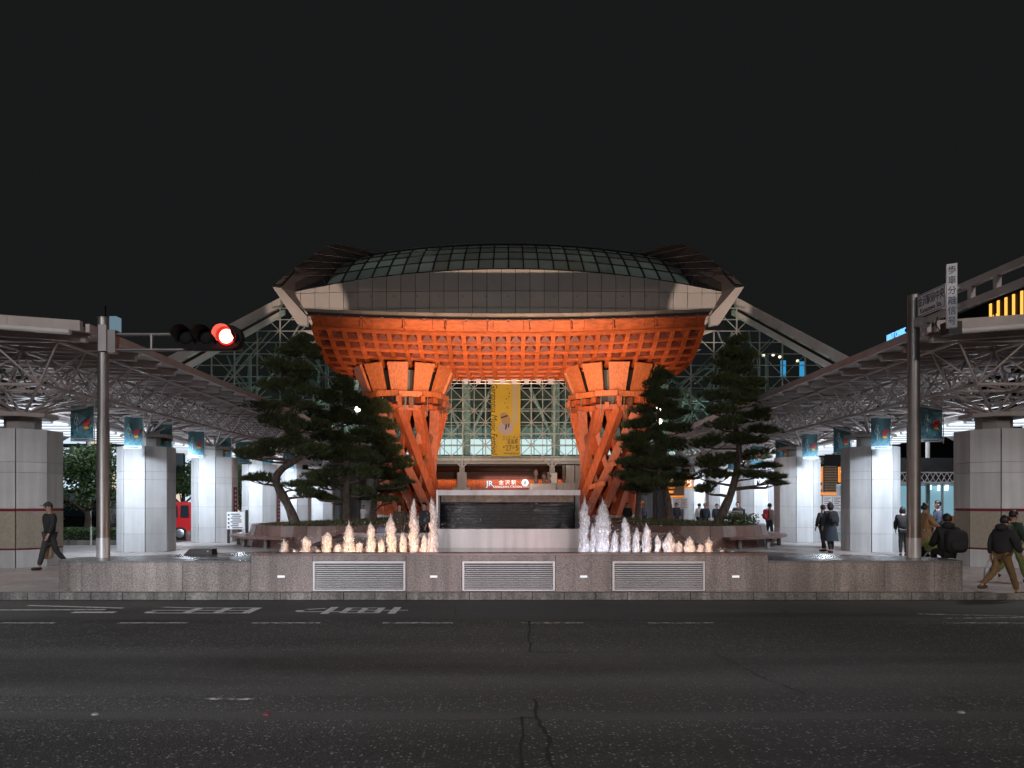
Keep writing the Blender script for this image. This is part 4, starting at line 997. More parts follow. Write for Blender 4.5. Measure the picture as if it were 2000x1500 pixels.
# counter, white panel and storage wall under the dome
t = thing('stone_counter', 'grey stone counter behind the water clock at the foot of the right gate leg', 'counter', (PX(1082, 58), 58, .14))
b = MB(); b.b2((PX(1034, 58), 58, .14), (PX(1086, 58), 59, PZ(944.5, 58))); b.build('front_panel', M['top_granite'], t)
b = MB(); b.b2((PX(1087, 58), 57.95, .14), (PX(1132, 58), 59, PZ(943, 58))); b.build('front_panel', M['pale_stone'], t)
t = thing('display_panel', 'plain white display panel standing on the grey stone counter', 'panel', (PX(1079, 58.4), 58.4, PZ(944, 58.4)))
b = MB(); b.b2((PX(1070, 58.4), 58.38, PZ(944, 58.4) + .01), (PX(1088, 58.4), 58.44, PZ(924, 58.4))); b.build('board', M['white'], t)
for x_, h in ((1047, 30), (1063, 20), (1073, 22)):
    c = P(x_, 945, 57.9); z = c.z; b = MB(); hh = h * 58 / 1500
    b.lathe([(0, 0), (.12, 0), (.16, .2 * hh), (.10, .45 * hh), (.06, .5 * hh), (.16, .62 * hh), (.17, .8 * hh), (0, hh)], 12, (c.x, 57.9 + .35, z))
    o = b.build('small_figure', mat('figure_grey', (.30, .24, .22), .6, 0, .3, 9), None); props(o, {1047: 'tallest small grey display figure on the stone counter', 1063: 'short middle display figure on the stone counter', 1073: 'small grey figure before the white display panel'}[x_], 'figure', 'display figures on the counter')
t = thing('service_wall', 'beige panelled service wall under the dome beside the right gate leg', 'wall', (PX(1118, 64), 64, .14)); t['kind'] = 'thing'
for xa, xb in ((1098, 1104), (1105, 1122), (1123, 1142)):
    b = MB(); b.b2((PX(xa, 64) + .01, 63.9, .14), (PX(xb, 64) - .01, 64.2, PZ(909, 64))); b.build('panel', M['brown_stone'] if xa == 1098 else M['pale_stone'], t)
for s in (-1, 1): lamp('SPOT', (s * 12, 28, 6.9), 3600, (1, .84, .78), .2, (s * 23.5, 60, 15.5), 22, .9, name='beam_fill')  # added unseen fill brightening the sloping edge beams
# hall lighting (green white work lamps inside the dome)
for s in (-1, 1):
    lamp('POINT', (s * 14.5, 70.5, 6.6), 420, GREEN, .3, name='hall_light'); lamp('POINT', (s * 20.5, 74, 7), 380, GREEN, .3, name='hall_light')
    lamp('POINT', (s * 12, 76, 15), 190, (.88, 1, .92), .5, name='hall_light')
lamp('POINT', (0, 74, 8), 170, (.75, 1, .92), .5, name='hall_light'); lamp('POINT', (-9.5, 72, 20.5), 36, (.80, 1, .88), .3, name='roof_light'); lamp('POINT', (7, 76, 22), 24, (.92, 1, .95), .3, name='roof_light'); lamp('POINT', (-9, 84, 24), 120, (.8, 1, .88), .5, name='hall_light')
for x_ in (-4.6, 4.6): lamp('SPOT', (x_, 61.5, 5.0), 240, (.88, 1, .94), .3, (x_ * .9, 66, 10), 120, 1, name='lattice_light')
# small warm lamps and blue lit posters on the upper floor, right
for i, (px_, py_) in enumerate(((1491, 694), (1510, 693), (1523, 697), (1558, 705))):
    c = P(px_, py_, 80); b = MB(); b.lathe([(0, -.16), (.13, -.1), (.17, 0), (.13, .1), (0, .16)], 10, c); o = b.build('pendant_lamp', emit('pendant_glow', (1, .78, .55), 2.2)); props(o, f'{ordn[i]} of four warm round lamps from the left, inside the right side of the dome', 'lamp', 'warm lamps inside the dome')
for i, (xa, xb, ya, yb_, lb) in enumerate(((1497, 1501, 722, 731, 'smallest blue lit poster inside the right side of the dome'), (1525, 1535, 704, 736, 'tall blue lit poster in the middle inside the dome at right'), (1562, 1571, 706, 735, 'blue lit poster nearest the sloping beam inside the dome'))):
    b = MB(); lo, hi = P(xa, yb_, 79), P(xb, ya, 79); b.b2((lo.x, 79, lo.z), (hi.x, 79.08, hi.z)); o = b.build('lit_poster', emit('poster_blue', (.06, .42, .85), .8)); props(o, lb, 'poster', 'blue lit posters inside the dome')
# ================================================================== CANOPIES
XE, ZE = 10.3, 5.99          # inner eave
YF, YB_ = 18.6, 60.0
def canopy(s):
    nm = 'left' if s < 0 else 'right'
    t = thing('space_frame_canopy', f'long steel space frame canopy over the {nm} row of columns', 'canopy', (s * 13.3, 38, .14), 0, 'twin canopies along the plaza')
    xo = 17.3
    zr = lambda x: ZE + (abs(x) - XE) * .072      # slightly rising deck
    # deck sheets
    y = YF
    while y < YB_:
        y1 = min(y + 2.5, YB_); b = MB()
        b.hexa([(s * XE, y + .004, zr(XE) + .05), (s * xo, y + .004, zr(xo) + .05), (s * xo, y1 - .004, zr(xo) + .05), (s * XE, y1 - .004, zr(XE) + .05),
                (s * XE, y + .004, zr(XE) + .16), (s * xo, y + .004, zr(xo) + .16), (s * xo, y1 - .004, zr(xo) + .16), (s * XE, y1 - .004, zr(XE) + .16)])
        b.build('deck_sheet', M['deck_paint'], t)
        b = MB(); b.b2((s * (XE - .10) - .05, y + .012, ZE + .02), (s * (XE - .10) + .05, y1 - .012, ZE + .22)); b.build('eave_plate', M['frame_paint'], t)
        y = y1
    y = YF + .4
    while y < YB_ - .3:      # purlins with hooked ends
        b = MB(); b.bar((s * (XE + .12), y, zr(XE) - .055), (s * xo, y, zr(xo) - .055), .14, .20)
        b.bar((s * (XE + .05), y, zr(XE) + .04), (s * (XE + .5), y, zr(XE) - .12), .10, .07); b.build('purlin', M['frame_paint'], t)
        y += 1.25
    # front edge
    for k in range(4):
        xa, xb = XE + (xo - XE) * k / 4, XE + (xo - XE) * (k + 1) / 4; b = MB()
        b.hexa([(s * (xa + .004), YF - .14, zr(xa) + .02), (s * (xb - .004), YF - .14, zr(xb) + .02), (s * (xb - .004), YF - .01, zr(xb) + .02), (s * (xa + .004), YF - .01, zr(xa) + .02),
                (s * (xa + .004), YF - .14, zr(xa) + .27), (s * (xb - .004), YF - .14, zr(xb) + .27), (s * (xb - .004), YF - .01, zr(xb) + .27), (s * (xa + .004), YF - .01, zr(xa) + .27)]); b.build('front_plate', M['frame_paint'], t)
    b = MB(); b.tube([(s * (XE + .2), YF - .2, ZE - .02), (s * xo, YF - .2, zr(xo) - .02)], .07, 10); b.build('front_pipe', M['white_paint'], t)
    # space frame: two layers of chords and the struts between
    tx = [11.2, 12.9, 14.6, 16.3]; bx = [12.05, 13.75, 15.45]; TZ = 5.90; BZ = 4.92; dy = 1.25
    ty = [YF + .5 + dy * k for k in range(int((YB_ - YF - .6) / dy))]
    for x_ in tx: b = MB(); b.tube([(s * x_, ty[0], TZ), (s * x_, ty[-1], TZ)], .052, 6); b.build('top_chord', M['frame_paint'], t)
    for x_ in bx: b = MB(); b.tube([(s * x_, ty[0] + dy / 2, BZ), (s * x_, ty[-1] - dy / 2, BZ)], .052, 6); b.build('bottom_chord', M['frame_paint'], t)
    bay = []
    for k, y in enumerate(ty):
        b = MB(); b.tube([(s * tx[0], y, TZ), (s * tx[-1], y, TZ)], .04, 5)
        for x_ in tx: b.tube([(s * x_, y, TZ), (s * x_, y, zr(x_) - .1)], .04, 5)
        if k < len(ty) - 1:
            yb_ = y + dy / 2; b.tube([(s * bx[0], yb_, BZ), (s * bx[-1], yb_, BZ)], .045, 5)
            for i, x_ in enumerate(bx):
                for xx in (tx[i], tx[i + 1]):
                    for yy in (y, y + dy): b.tube([(s * x_, yb_, BZ), (s * xx, yy, TZ)], .028, 5, cap=False)
                if i < 2:
                    b.tube([(s * x_, yb_, BZ), (s * bx[i + 1], yb_ + (dy if k < len(ty) - 2 else 0), BZ)], .03, 5, cap=False)
        b.build('truss_bay', M['frame_paint'], t, kind='stuff')
    # fans of struts down to the column heads
    for yc in COLY:
        b = MB(); c = Vector((s * (13.4 if yc < 22 else 13.0), yc, 4.25))
        for x_ in bx:
            for o in (-1.9, -.65, .65, 1.9):
                yy = min(ty, key=lambda q: abs(q + dy / 2 - (yc + o))) + dy / 2
                if YF < yy < YB_: b.tube([c, (s * x_, yy, BZ)], .042, 6)
        b.build('strut_fan', M['frame_paint'], t, kind='stuff')
    return t
COLY = [21.2, 27.6, 34.0, 40.4, 46.8, 53.2]
canopy(-1); canopy(1)

# ================================================================== COLUMNS
AF = 1.74; SD = AF * math.tan(R(22.5))
def octo(af): r = af / 2 / math.cos(R(22.5)); return [(r * math.cos(R(22.5 + 45 * k)), r * math.sin(R(22.5 + 45 * k))) for k in range(8)]
def panel_mesh(z0, z1, m, w=SD):
    b = MB(); e = .004; h = w / 2 - .002
    b.hexa([(-h, -.03, z0 + e), (h, -.03, z0 + e), (h - .012, .0, z0 + e), (-h + .012, .0, z0 + e), (-h, -.03, z1 - e), (h, -.03, z1 - e), (h - .012, 0, z1 - e), (-h + .012, 0, z1 - e)])
    return b.mesh('stone_panel', m)
ZR = [0, .64, 1.54, 2.54, 2.82, 3.71]
PM = [panel_mesh(a, c, M['column_stone']) for a, c in zip(ZR[:-1], ZR[1:])]
def map_mat():
    m = bpy.data.materials.new('map_print'); m.use_nodes = True; N, L = nt(m); b = N['Principled BSDF']
    g = N.new('ShaderNodeNewGeometry'); v = N.new('ShaderNodeTexVoronoi'); v.feature = 'DISTANCE_TO_EDGE'; v.inputs['Scale'].default_value = 7; L.new(g.outputs['Position'], v.inputs['Vector'])
    cr = N.new('ShaderNodeValToRGB'); cr.color_ramp.elements[0].position = .02; cr.color_ramp.elements[1].position = .07; cr.color_ramp.elements[0].color = (.44, .40, .34, 1); cr.color_ramp.elements[1].color = (.33, .30, .235, 1); L.new(v.outputs['Distance'], cr.inputs[0])
    n = N.new('ShaderNodeTexNoise'); n.inputs['Scale'].default_value = 3.5; n.inputs['Detail'].default_value = 6; L.new(g.outputs['Position'], n.inputs['Vector'])
    mx = N.new('ShaderNodeMixRGB'); mx.inputs[2].default_value = (.38, .345, .29, 1); L.new(n.outputs['Fac'], mx.inputs[0]); L.new(cr.outputs[0], mx.inputs[1]); L.new(mx.outputs[0], b.inputs['Base Color']); b.inputs['Roughness'].default_value = .35; return m
M['map'] = map_mat()
def column(x, y, label, first=False):
    t = thing('stone_column', label, 'column', (x, y, .14), 0, 'octagonal columns under the canopies')
    b = MB(); b.prism(octo(AF - .045), 0, 3.70); b.build('core', M['joint_grey'], t, world=False)
    for k in range(8):
        a = R(-90 + 45 * k)
        for j in range(5):
            me = PM[j]
            if first and j in (0, 1, 2): continue
            add('stone_panel', me, t, (AF / 2 * math.cos(a), AF / 2 * math.sin(a), 0), (0, 0, a + R(90)))
        if first:
            for j, me in enumerate(FM): add(('stone_panel', 'map_board', 'red_stripe', 'red_stripe', 'stone_panel')[j], me, t, (AF / 2 * math.cos(a), AF / 2 * math.sin(a), 0), (0, 0, a + R(90)))
    b = MB(); b.prism(octo(AF - .9), 3.70, 4.05); b.build('head_block', M['deck_paint'] if first else M['white_paint'], t, world=False)
    b = MB(); b.prism(octo(AF - .15), 4.05, 4.16); b.build('cap_plate', M['frame_paint'], t, world=False)
    return t
FM = [panel_mesh(0, .48, M['column_stone']), panel_mesh(.52, 1.51, M['map']), panel_mesh(.482, .518, M['maroon']), panel_mesh(1.512, 1.575, M['maroon']), panel_mesh(1.577, 2.54, M['column_stone'])]
for s, nm in ((-1, 'left'), (1, 'right')):
    for k, y in enumerate(COLY):
        if k == 0: lb = f'broad stone column with maps and red stripes nearest the road on the {nm}'
        else: lb = f'pale octagonal stone column, {ordn[k]} from the road in the {nm} row'
        column(s * (13.4 if k == 0 else 12.78 if (k == 2 and s > 0) else 13.0), y, lb, k == 0)

# lamps under the canopies and lit outer soffits
M['soffit'] = emit('lit_soffit', (.80, .90, 1.0), 1.5)
for s, nm in ((-1, 'left'), (1, 'right')):
    t = thing('lit_shelter_roof', f'bright white slatted shelter roof beyond the {nm} columns', 'roof', (s * 18.9, 40, 4.9), 0, 'lit shelter roofs beyond the columns')
    y = 28.2
    while y < 62:
        b = MB(); b.b2((s * 17.45, y, 4.93), (s * 20.3, y + 1.05, 4.98)); b.build('light_panel', M['soffit'], t)
        b = MB(); b.b2((s * 17.4, y + 1.06, 4.88), (s * 20.4, y + 1.18, 5.02)); b.build('slat', M['white_paint'], t); y += 1.19
    b = MB(); b.b2((s * 17.3, 28.0, 5.03), (s * 20.6, 62, 5.25)); b.build('deck', M['deck_paint'], t)
    for k, y in enumerate((30, 37, 44, 51, 58)):
        b = MB(); b.tube([(s * 20.2, y, .1), (s * 20.2, y, 4.9)], .10, 8); b.build('post', M['white_paint'], t)
    for k in range(1, 6):
        y = COLY[k]
        lamp('SPOT', (s * 13.5, y - 4.2, 4.3), 1250, COOL, .25, (s * 13.0, y - .9, 1.2), 85, .9, name='column_light')
        lamp('POINT', (s * 15.6, y - 2.6, 3.9), 170, COOL, .25, name='bay_light')
    for y in (25.5, 33, 41, 49): lamp('SPOT', (s * 10.9, y, 5.7), 320, (1, .88, .88), .15, (s * 10.2, y - 1, 0), 110, .9, name='floor_light')

# ================================================================== BANNERS
def banner_mat():
    m = bpy.data.materials.new('blue_banner_print'); m.use_nodes = True; N, L = nt(m); b = N['Principled BSDF']
    tc = N.new('ShaderNodeTexCoord'); sp = N.new('ShaderNodeSeparateXYZ'); L.new(tc.outputs['Object'], sp.inputs[0])
    n = N.new('ShaderNodeTexNoise'); n.inputs['Scale'].default_value = 14; n.inputs['Detail'].default_value = 6; n.inputs['Roughness'].default_value = .7; L.new(tc.outputs['Object'], n.inputs['Vector'])
    cr = N.new('ShaderNodeValToRGB'); cr.color_ramp.elements[0].position = .35; cr.color_ramp.elements[1].position = .72
    cr.color_ramp.elements[0].color = (.010, .19, .36, 1); cr.color_ramp.elements[1].color = (.27, .58, .64, 1); L.new(n.outputs['Fac'], cr.inputs[0])
    mr = N.new('ShaderNodeMapRange'); mr.inputs[1].default_value = -.95; mr.inputs[2].default_value = -.25; L.new(sp.outputs['Z'], mr.inputs[0])
    mx = N.new('ShaderNodeMixRGB'); L.new(mr.outputs[0], mx.inputs[0]); L.new(cr.outputs[0], mx.inputs[1]); mx.inputs[2].default_value = (.06, .15, .165, 1)
    mx.blend_type = 'MIX'; L.new(mx.outputs[0], b.inputs['Base Color']); b.inputs['Roughness'].default_value = .6
    mx.inputs[0].default_value = .5; return m
M['banner'] = banner_mat(); M['red_print'] = mat('red_print', (.55, .03, .04), .5); M['yellow_print'] = mat('yellow_print', (.85, .55, .03), .5); M['pale_print'] = mat('pale_print', (.62, .78, .80), .5)
BW, BH = .64, 1.06
bb = MB(); n = 8
for k in range(n):      # gently waved cloth
    x0, x1 = -BW / 2 + BW * k / n, -BW / 2 + BW * (k + 1) / n; f = lambda x: .018 * math.sin(x * 9)
    bb.hexa([(x0, f(x0) - .004, -BH), (x1, f(x1) - .004, -BH), (x1, f(x1) + .004, -BH), (x0, f(x0) + .004, -BH), (x0, f(x0) - .004, 0), (x1, f(x1) - .004, 0), (x1, f(x1) + .004, 0), (x0, f(x0) + .004, 0)])
BN = bb.mesh('banner_cloth', M['banner'])
def disc(b, cx_, cz, rx, rz, y, n=12): b.poly([(cx_ + rx * math.cos(2 * math.pi * k / n), y, cz + rz * math.sin(2 * math.pi * k / n)) for k in range(n)])
q = MB(); q.b2((-BW / 2 + .005, -.026, -BH), (BW / 2 - .005, -.024, -BH + .10)); BS = q.mesh('white_strip', M['pale_print'])
q = MB(); disc(q, .13, -.50, .10, .08, -.032); disc(q, .10, -.58, .07, .05, -.033); disc(q, .20, -.46, .06, .07, -.034); BR_ = q.mesh('red_flower', M['red_print'])
q = MB(); disc(q, .13, -.66, .075, .045, -.032); BY = q.mesh('yellow_flower', M['yellow_print'])
q = MB(); pts = [Vector((-.13 + .10 * math.cos(a * .55) * (1 - a * .045), -.034, -.45 - .13 * math.sin(a * .55) * (1 - a * .04))) for a in range(14)]; q.tube(pts, .011, 4)
q.tube([(-.12, -.034, -.75), (-.14, -.034, -.50), (-.10, -.034, -.25), (-.15, -.034, -.22), (-.17, -.034, -.36)], .011, 4); BC = q.mesh('clef', M['pale_print'])
q = MB(); q.tube([(-BW / 2 - .04, 0, .0), (BW / 2 + .05, 0, .0)], .018, 6); q.tube([(BW / 2 + .03, 0, -BH - .05), (BW / 2 + .03, 0, .34)], .014, 6); BP = q.mesh('hanger', M['white_paint'])
q = MB()
for k in range(9): q.b2((-.20 + k * .045, -.030, -BH + .03), (-.17 + k * .045, -.0275, -BH + .065))
BT = q.mesh('small_print', M['navy'])
bproto = None; bl = [22.7, 25.8, 28.0, 31.0, 34.0, 36.4, 40.0, 44.0]; br = [22.9, 26.0, 29.0, 32.1, 35.3, 39.0, 43.0, 47.0]
for s, ys, nm in ((-1, bl, 'left'), (1, br, 'right')):
    for k, y in enumerate(ys):
        lb = f'blue festival banner with red flower, {ordn[k]} from the road under the {nm} canopy'
        if bproto is None:
            t = thing('hanging_banner', lb, 'banner', (s * 12.6, y, 4.74), 0, 'blue banners hung from the canopies')
            for nme, me in (('cloth', BN), ('white_strip', BS), ('red_flower', BR_), ('yellow_flower', BY), ('clef', BC), ('hanger', BP), ('small_print', BT)): add(nme, me, t)
            bproto = t
        else:
            t = copy_tree(bproto); t.location = (s * 12.6, y, 4.74); t['label'] = lb
        t.rotation_euler.z = R(random.Random(k * 3 + (s > 0)).uniform(-9, 9))

# big yellow festival banner behind the gate
YD_ = 62.0
yb0 = thing('festival_banner', 'tall yellow music festival banner hanging behind the gate', 'banner', (PX(987, YD_), YD_, PZ(738, YD_)))
M['yellow'] = mat('yellow_banner_print', (.66, .44, .015), .55, 0, .08, 1.5)
M['lilac'] = mat('lilac_print', (.50, .42, .46), .6)
b = MB(); n = 10; xa, xb = PX(959, YD_), PX(1016.5, YD_); z0, z1 = PZ(892, YD_), PZ(730, YD_)
for k in range(n):
    x0, x1 = xa + (xb - xa) * k / n, xa + (xb - xa) * (k + 1) / n; f = lambda x: .03 * math.sin(x * 3.1)
    b.hexa([(x0, YD_ + f(x0), z0), (x1, YD_ + f(x1), z0), (x1, YD_ + .02 + f(x1), z0), (x0, YD_ + .02 + f(x0), z0), (x0, YD_ + f(x0), z1), (x1, YD_ + f(x1), z1), (x1, YD_ + .02 + f(x1), z1), (x0, YD_ + .02 + f(x0), z1)])
b.build('cloth', M['yellow'], yb0)
YT = YD_ - .06
text('Gargantua Music Festival', .72, 'side_lettering', M['blackprint'], yb0, frame(P(964.5, 817, YT), (0, 0, -1), (1, 0, 0)), .003, sx=.80, shear=.25)
text('ガルガンチュア', .40, 'title_lettering', M['blackprint'], yb0, frame(P(999, 855.5, YT), (1, 0, 0), (0, 0, 1)), .003, sx=.52, shear=.2)
text('音楽祭', .42, 'title_lettering', M['blackprint'], yb0, frame(P(1001, 863.5, YT), (1, 0, 0), (0, 0, 1)), .003, sx=.7)
text('27·', .62, 'date_lettering', M['blackprint'], yb0, frame(P(995, 875.5, YT), (1, 0, 0), (0, 0, 1)), .003, sx=.8)
text('5', .62, 'date_lettering', M['blackprint'], yb0, frame(P(1010, 875.5, YT), (1, 0, 0), (0, 0, 1)), .003)
text('4/', .32, 'date_lettering', M['blackprint'], yb0, frame(P(984.5, 873.5, YT), (1, 0, 0), (0, 0, 1)), .003)
text('5/', .32, 'date_lettering', M['blackprint'], yb0, frame(P(1004, 873.5, YT), (1, 0, 0), (0, 0, 1)), .003)
text('www.gargan.jp', .26, 'web_lettering', M['blackprint'], yb0, frame(P(999, 885, YT), (1, 0, 0), (0, 0, 1)), .003, sx=.8)
b = MB(); c = P(988, 836, YT); disc(b, c.x, c.z, .60, .55, YT); b.build('pale_spot', M['lilac'], yb0)
b = MB(); c = P(1007, 790, YT); b.poly([(c.x - .30, YT, c.z - 1.6), (c.x + .15, YT, c.z - 1.6), (c.x + .30, YT, c.z + 1.7), (c.x - .30, YT, c.z + 1.7)]); b.build('pale_streak', mat('pale_streak_print', (.56, .44, .22), .6), yb0)
b = MB(); c = P(988, 820, YT - .01); disc(b, c.x, c.z, .36, .46, YT - .01); disc(b, c.x - .16, c.z + .36, .30, .26, YT - .012); b.build('plain_figure_print', mat('tan_print', (.42, .27, .14), .6), yb0)
b = MB(); b.bar((c.x - .40, YT - .02, c.z + .16), (c.x + .14, YT - .02, c.z + .34), .12, .006, (0, 1, 0)); b.bar((c.x + .05, YT - .02, c.z - .36), (c.x - .02, YT - .02, c.z - .78), .12, .006, (0, 1, 0)); b.bar((c.x + .26, YT - .02, c.z - .3), (c.x + .2, YT - .02, c.z - .62), .1, .006, (0, 1, 0)); b.build('dark_print', M['blackprint'], yb0)
b = MB()
for k, (px_, py_) in enumerate(((991, 760), (995, 768), (994, 775), (989, 779), (986, 787), (990, 795), (992, 797))): cc = P(px_, py_, YT); disc(b, cc.x, cc.z, .05, .04, YT, 6)
b.build('dotted_print', M['blackprint'], yb0, kind='stuff')
b = MB(); b.tube([(xa - .1, YD_, z1), (xb + .1, YD_, z1)], .05, 8); b.build('top_bar', M['steel'], yb0)
b = MB(); b.tube([(xa - .02, YD_, z0), (xb + .02, YD_, z0)], .04, 8); b.build('bottom_bar', M['steel'], yb0)
for px_ in (962, 1012):
    b = MB(); x_ = PX(px_, YD_); b.tube([(x_, YD_, z1), (x_, YD_ - 6, z1 + 1.6)], .015, 4); b.build('cord', M['dark'], yb0)
lamp('SPOT', (0, 48, 2.4), 380, (1, .86, .62), .2, (-.3, 62, 9), 50, .8, name='banner_light')

# ================================================================== SIGNAL POLES
PD = 16.0
sp_ = thing('traffic_signal', 'steel pole with a horizontal signal showing red, standing on the left granite platform', 'traffic signal', (PX(201.5, PD), PD, .742))
px0 = PX(201.5, PD)
b = MB(); b.tube([(px0, PD, .742), (px0, PD, 3.55)], .125, 20); b.build('lower_sleeve', M['steel'], sp_)
b = MB(); b.tube([(px0, PD, 3.55), (px0, PD, PZ(622, PD))], .110, 20); b.lathe([(.11, 0), (.118, .02), (.0, .06)], 20, (px0, PD, PZ(622, PD))); b.build('pole', M['steel'], sp_)
b = MB(); b.tube([(px0, PD, .742), (px0, PD, 1.15)], .134, 20); b.build('base_sleeve', M['brushed'], sp_)
for y_, x1 in ((653, 351), (683, 473)):
    b = MB(); a, c = P(207, y_, PD - .02), P(x1, y_, PD - .02); b.tube([a, c], .035, 10); b.build('arm_rail', M['steel'], sp_)
b = MB(); b.tube([P(296, 653, PD - .02), P(296, 683, PD - .02)], .035, 8); b.build('arm_strut', M['steel'], sp_)
b = MB(); b.b2((px0 - .02, PD - .16, PZ(688, PD)), (px0 + .14, PD - .10, PZ(637, PD))); b.build('clamp_plate', M['frame_paint'], sp_)
b = MB(); b.b2((px0 + .08, PD - .1, PZ(690, PD)), (px0 + .30, PD + .08, PZ(646, PD))); b.build('arm_bracket', M['steel'], sp_)
hx0, hx1 = PX(352, PD), PX(481, PD); hz = PZ(663.5, PD); hr = .245
b = MB(); vs = []
outl = [(hx0 + hr + hr * math.cos(R(a)), hz + hr * math.sin(R(a))) for a in range(90, 271, 15)] + [(hx1 - hr + hr * math.cos(R(a)), hz + hr * math.sin(R(a))) for a in range(-90, 91, 15)]
n = len(outl); fy, by = PD - .28, PD - .08
b.faces([(p[0], fy, p[1]) for p in outl] + [(p[0], by, p[1]) for p in outl], [tuple(range(n)), tuple(range(2 * n - 1, n - 1, -1))] + [(i, n + i, n + (i + 1) % n, (i + 1) % n) for i in range(n)])
hs_ = b.build('signal_housing', mat('signal_housing_paint', (.014, .013, .013), .8, 0, spec=.15), sp_)
M['dull_lens'] = mat('unlit_lens', (.012, .011, .011), .6, spec=.1); M['red_lens'] = emit('red_lens', (1.0, .015, .01), 1.6); M['red_core'] = emit('red_led_core', (1.0, .46, .32), 5)
for k, px_ in enumerate((374, 413, 452)):
    c = Vector((PX(px_, PD), fy - .005, PZ(663.5 if k < 2 else 662.5, PD)))
    b = MB(); b.lathe([(0, .02), (.10, .012), (.150, 0), (.155, -.01)], 20); o = b.build('lens', M['red_core'] if k == 2 else M['dull_lens'], hs_, world=False); o.location = inv_of(sp_) @ c; o.rotation_euler = (R(90), 0, 0)
    if k == 2:
        b = MB(); b.lathe([(.150, -.004), (.185, -.004), (.185, .012), (.150, .012)], 20); o = b.build('lens_ring', M['red_lens'], hs_, world=False); o.location = inv_of(sp_) @ c; o.rotation_euler = (R(90), 0, 0)
    b = MB(); n = 14; vs = []      # tunnel visor, open below
    for j in range(n + 1):
        a = R(-35 + 250 * j / n)
        for rr, yy in ((.185, 0), (.195, -.30 if j in range(2, n - 1) else -.12)): vs.append((c.x + rr * math.cos(a), c.y + yy, c.z + rr * math.sin(a)))
    b.faces(vs, [(2 * j, 2 * j + 1, 2 * j + 3, 2 * j + 2) for j in range(n)], True); b.build('visor', mat('visor_paint', (.035, .03, .03), .5), hs_)
lamp('POINT', (PX(452, PD), fy - .14, PZ(662, PD)), 10, (1, .02, .012), .04, name='red_glow')

pr_ = thing('sign_pole', 'steel pole carrying white road name signs, standing on the right granite platform', 'pole', (PX(1784.5, PD), PD, .742))
qx = PX(1784.5, PD)
b = MB(); b.tube([(qx, PD, .742), (qx, PD, 3.5)], .135, 20); b.build('lower_sleeve', M['steel'], pr_)
b = MB(); b.tube([(qx, PD, 3.5), (qx, PD, PZ(578, PD))], .118, 20); b.lathe([(.118, 0), (.122, .02), (0, .04)], 20, (qx, PD, PZ(578, PD))); b.build('pole', M['steel'], pr_)
b = MB(); b.tube([(qx, PD, .742), (qx, PD, 1.15)], .142, 20); b.build('base_sleeve', M['brushed'], pr_)
ax = lambda y: 8.56 + (PD - y) * .055
for z in (5.62, 5.98):
    b = MB(); b.bar((ax(16.0), 16.0, z), (ax(10.5), 10.5, z), .10, .13); b.build('arm_rail', M['frame_paint'], pr_)
for y in (15.2, 14.35, 13.65, 12.6): b = MB(); b.bar((ax(y), y, 5.62), (ax(y), y, 5.98), .09, .10, (0, 1, 0)); b.build('arm_strut', M['frame_paint'], pr_)
b = MB(); b.b2((qx - .06, PD - .3, 5.50), (qx + .2, PD + .1, 5.68)); b.build('arm_bracket', M['frame_paint'], pr_)
M['sign_face'] = mat('sign_face', (.80, .76, .80), .35)
def yon(px_):   # depth on the arm plane for a pixel column
    k = (px_ - CX) / FPX; off = -.13
    return (8.56 + off + .055 * PD) / (k + .055)
ya, yb2 = yon(1792), yon(1846)
rs = thing('road_name_sign', 'white road sign reading 金沢駅前中央 Kanazawa Sta. on the right pole', 'sign', (ax(ya) - .13, (ya + yb2) / 2, 5.9))
zc = PZ(599.5, ya); hh = .225; off = -.13
b = MB(); p = lambda y, z, o=0: Vector((ax(y) + off + o, y, z))
b.hexa([p(ya, zc - hh), p(yb2, zc - hh), p(yb2, zc - hh, .03), p(ya, zc - hh, .03), p(ya, zc + hh), p(yb2, zc + hh), p(yb2, zc + hh, .03), p(ya, zc + hh, .03)]); b.build('board', M['sign_face'], rs)
rt = (p(yb2, zc) - p(ya, zc)).normalized(); ln = (p(yb2, zc) - p(ya, zc)).length; md = (p(ya, zc) + p(yb2, zc)) / 2; nrm = rt.cross(Vector((0, 0, 1)))
def onsign(u, v, e=.004): return frame(md + rt * u + Vector((0, 0, v)) + nrm * e, rt, (0, 0, 1))
b = MB()
for z in (-hh + .02, hh - .02): b.bar(md + rt * (-ln / 2 + .02) + Vector((0, 0, z)) + nrm * .003, md + rt * (ln / 2 - .02) + Vector((0, 0, z)) + nrm * .003, .004, .010)
for u in (-ln / 2 + .02, ln / 2 - .02): b.bar(md + rt * u + Vector((0, 0, -hh + .02)) + nrm * .003, md + rt * u + Vector((0, 0, hh - .02)) + nrm * .003, .010, .004, nrm)
b.build('border_line', M['navy'], rs)
tw = ln * .94
text('金沢駅前中央', .215, 'japanese_lettering', M['navy'], rs, onsign(0, .055), .002, sx=tw / (6 * .215))
text('Kanazawa Sta.', .15, 'roman_lettering', M['navy'], rs, onsign(0, -.125), .002, sx=.85)
ys_ = 14.55
vs_ = thing('signal_notice_sign', 'narrow vertical white sign reading 歩車分離信号 fixed to the arm of the right pole', 'sign', (ax(ys_) - .2, ys_, 5.7))
z0, z1 = PZ(640, ys_), PZ(516, ys_); xl, xr = PX(1849, ys_), PX(1865, ys_)
b = MB(); b.hexa([Vector(q) for q in ((xl, ys_, z0), (xr, ys_ - .08, z0), (xr + .04, ys_ + .02, z0), (xl + .04, ys_ + .10, z0), (xl, ys_, z1), (xr, ys_ - .08, z1), (xr + .04, ys_ + .02, z1), (xl + .04, ys_ + .10, z1))]); b.build('board', M['sign_face'], vs_)
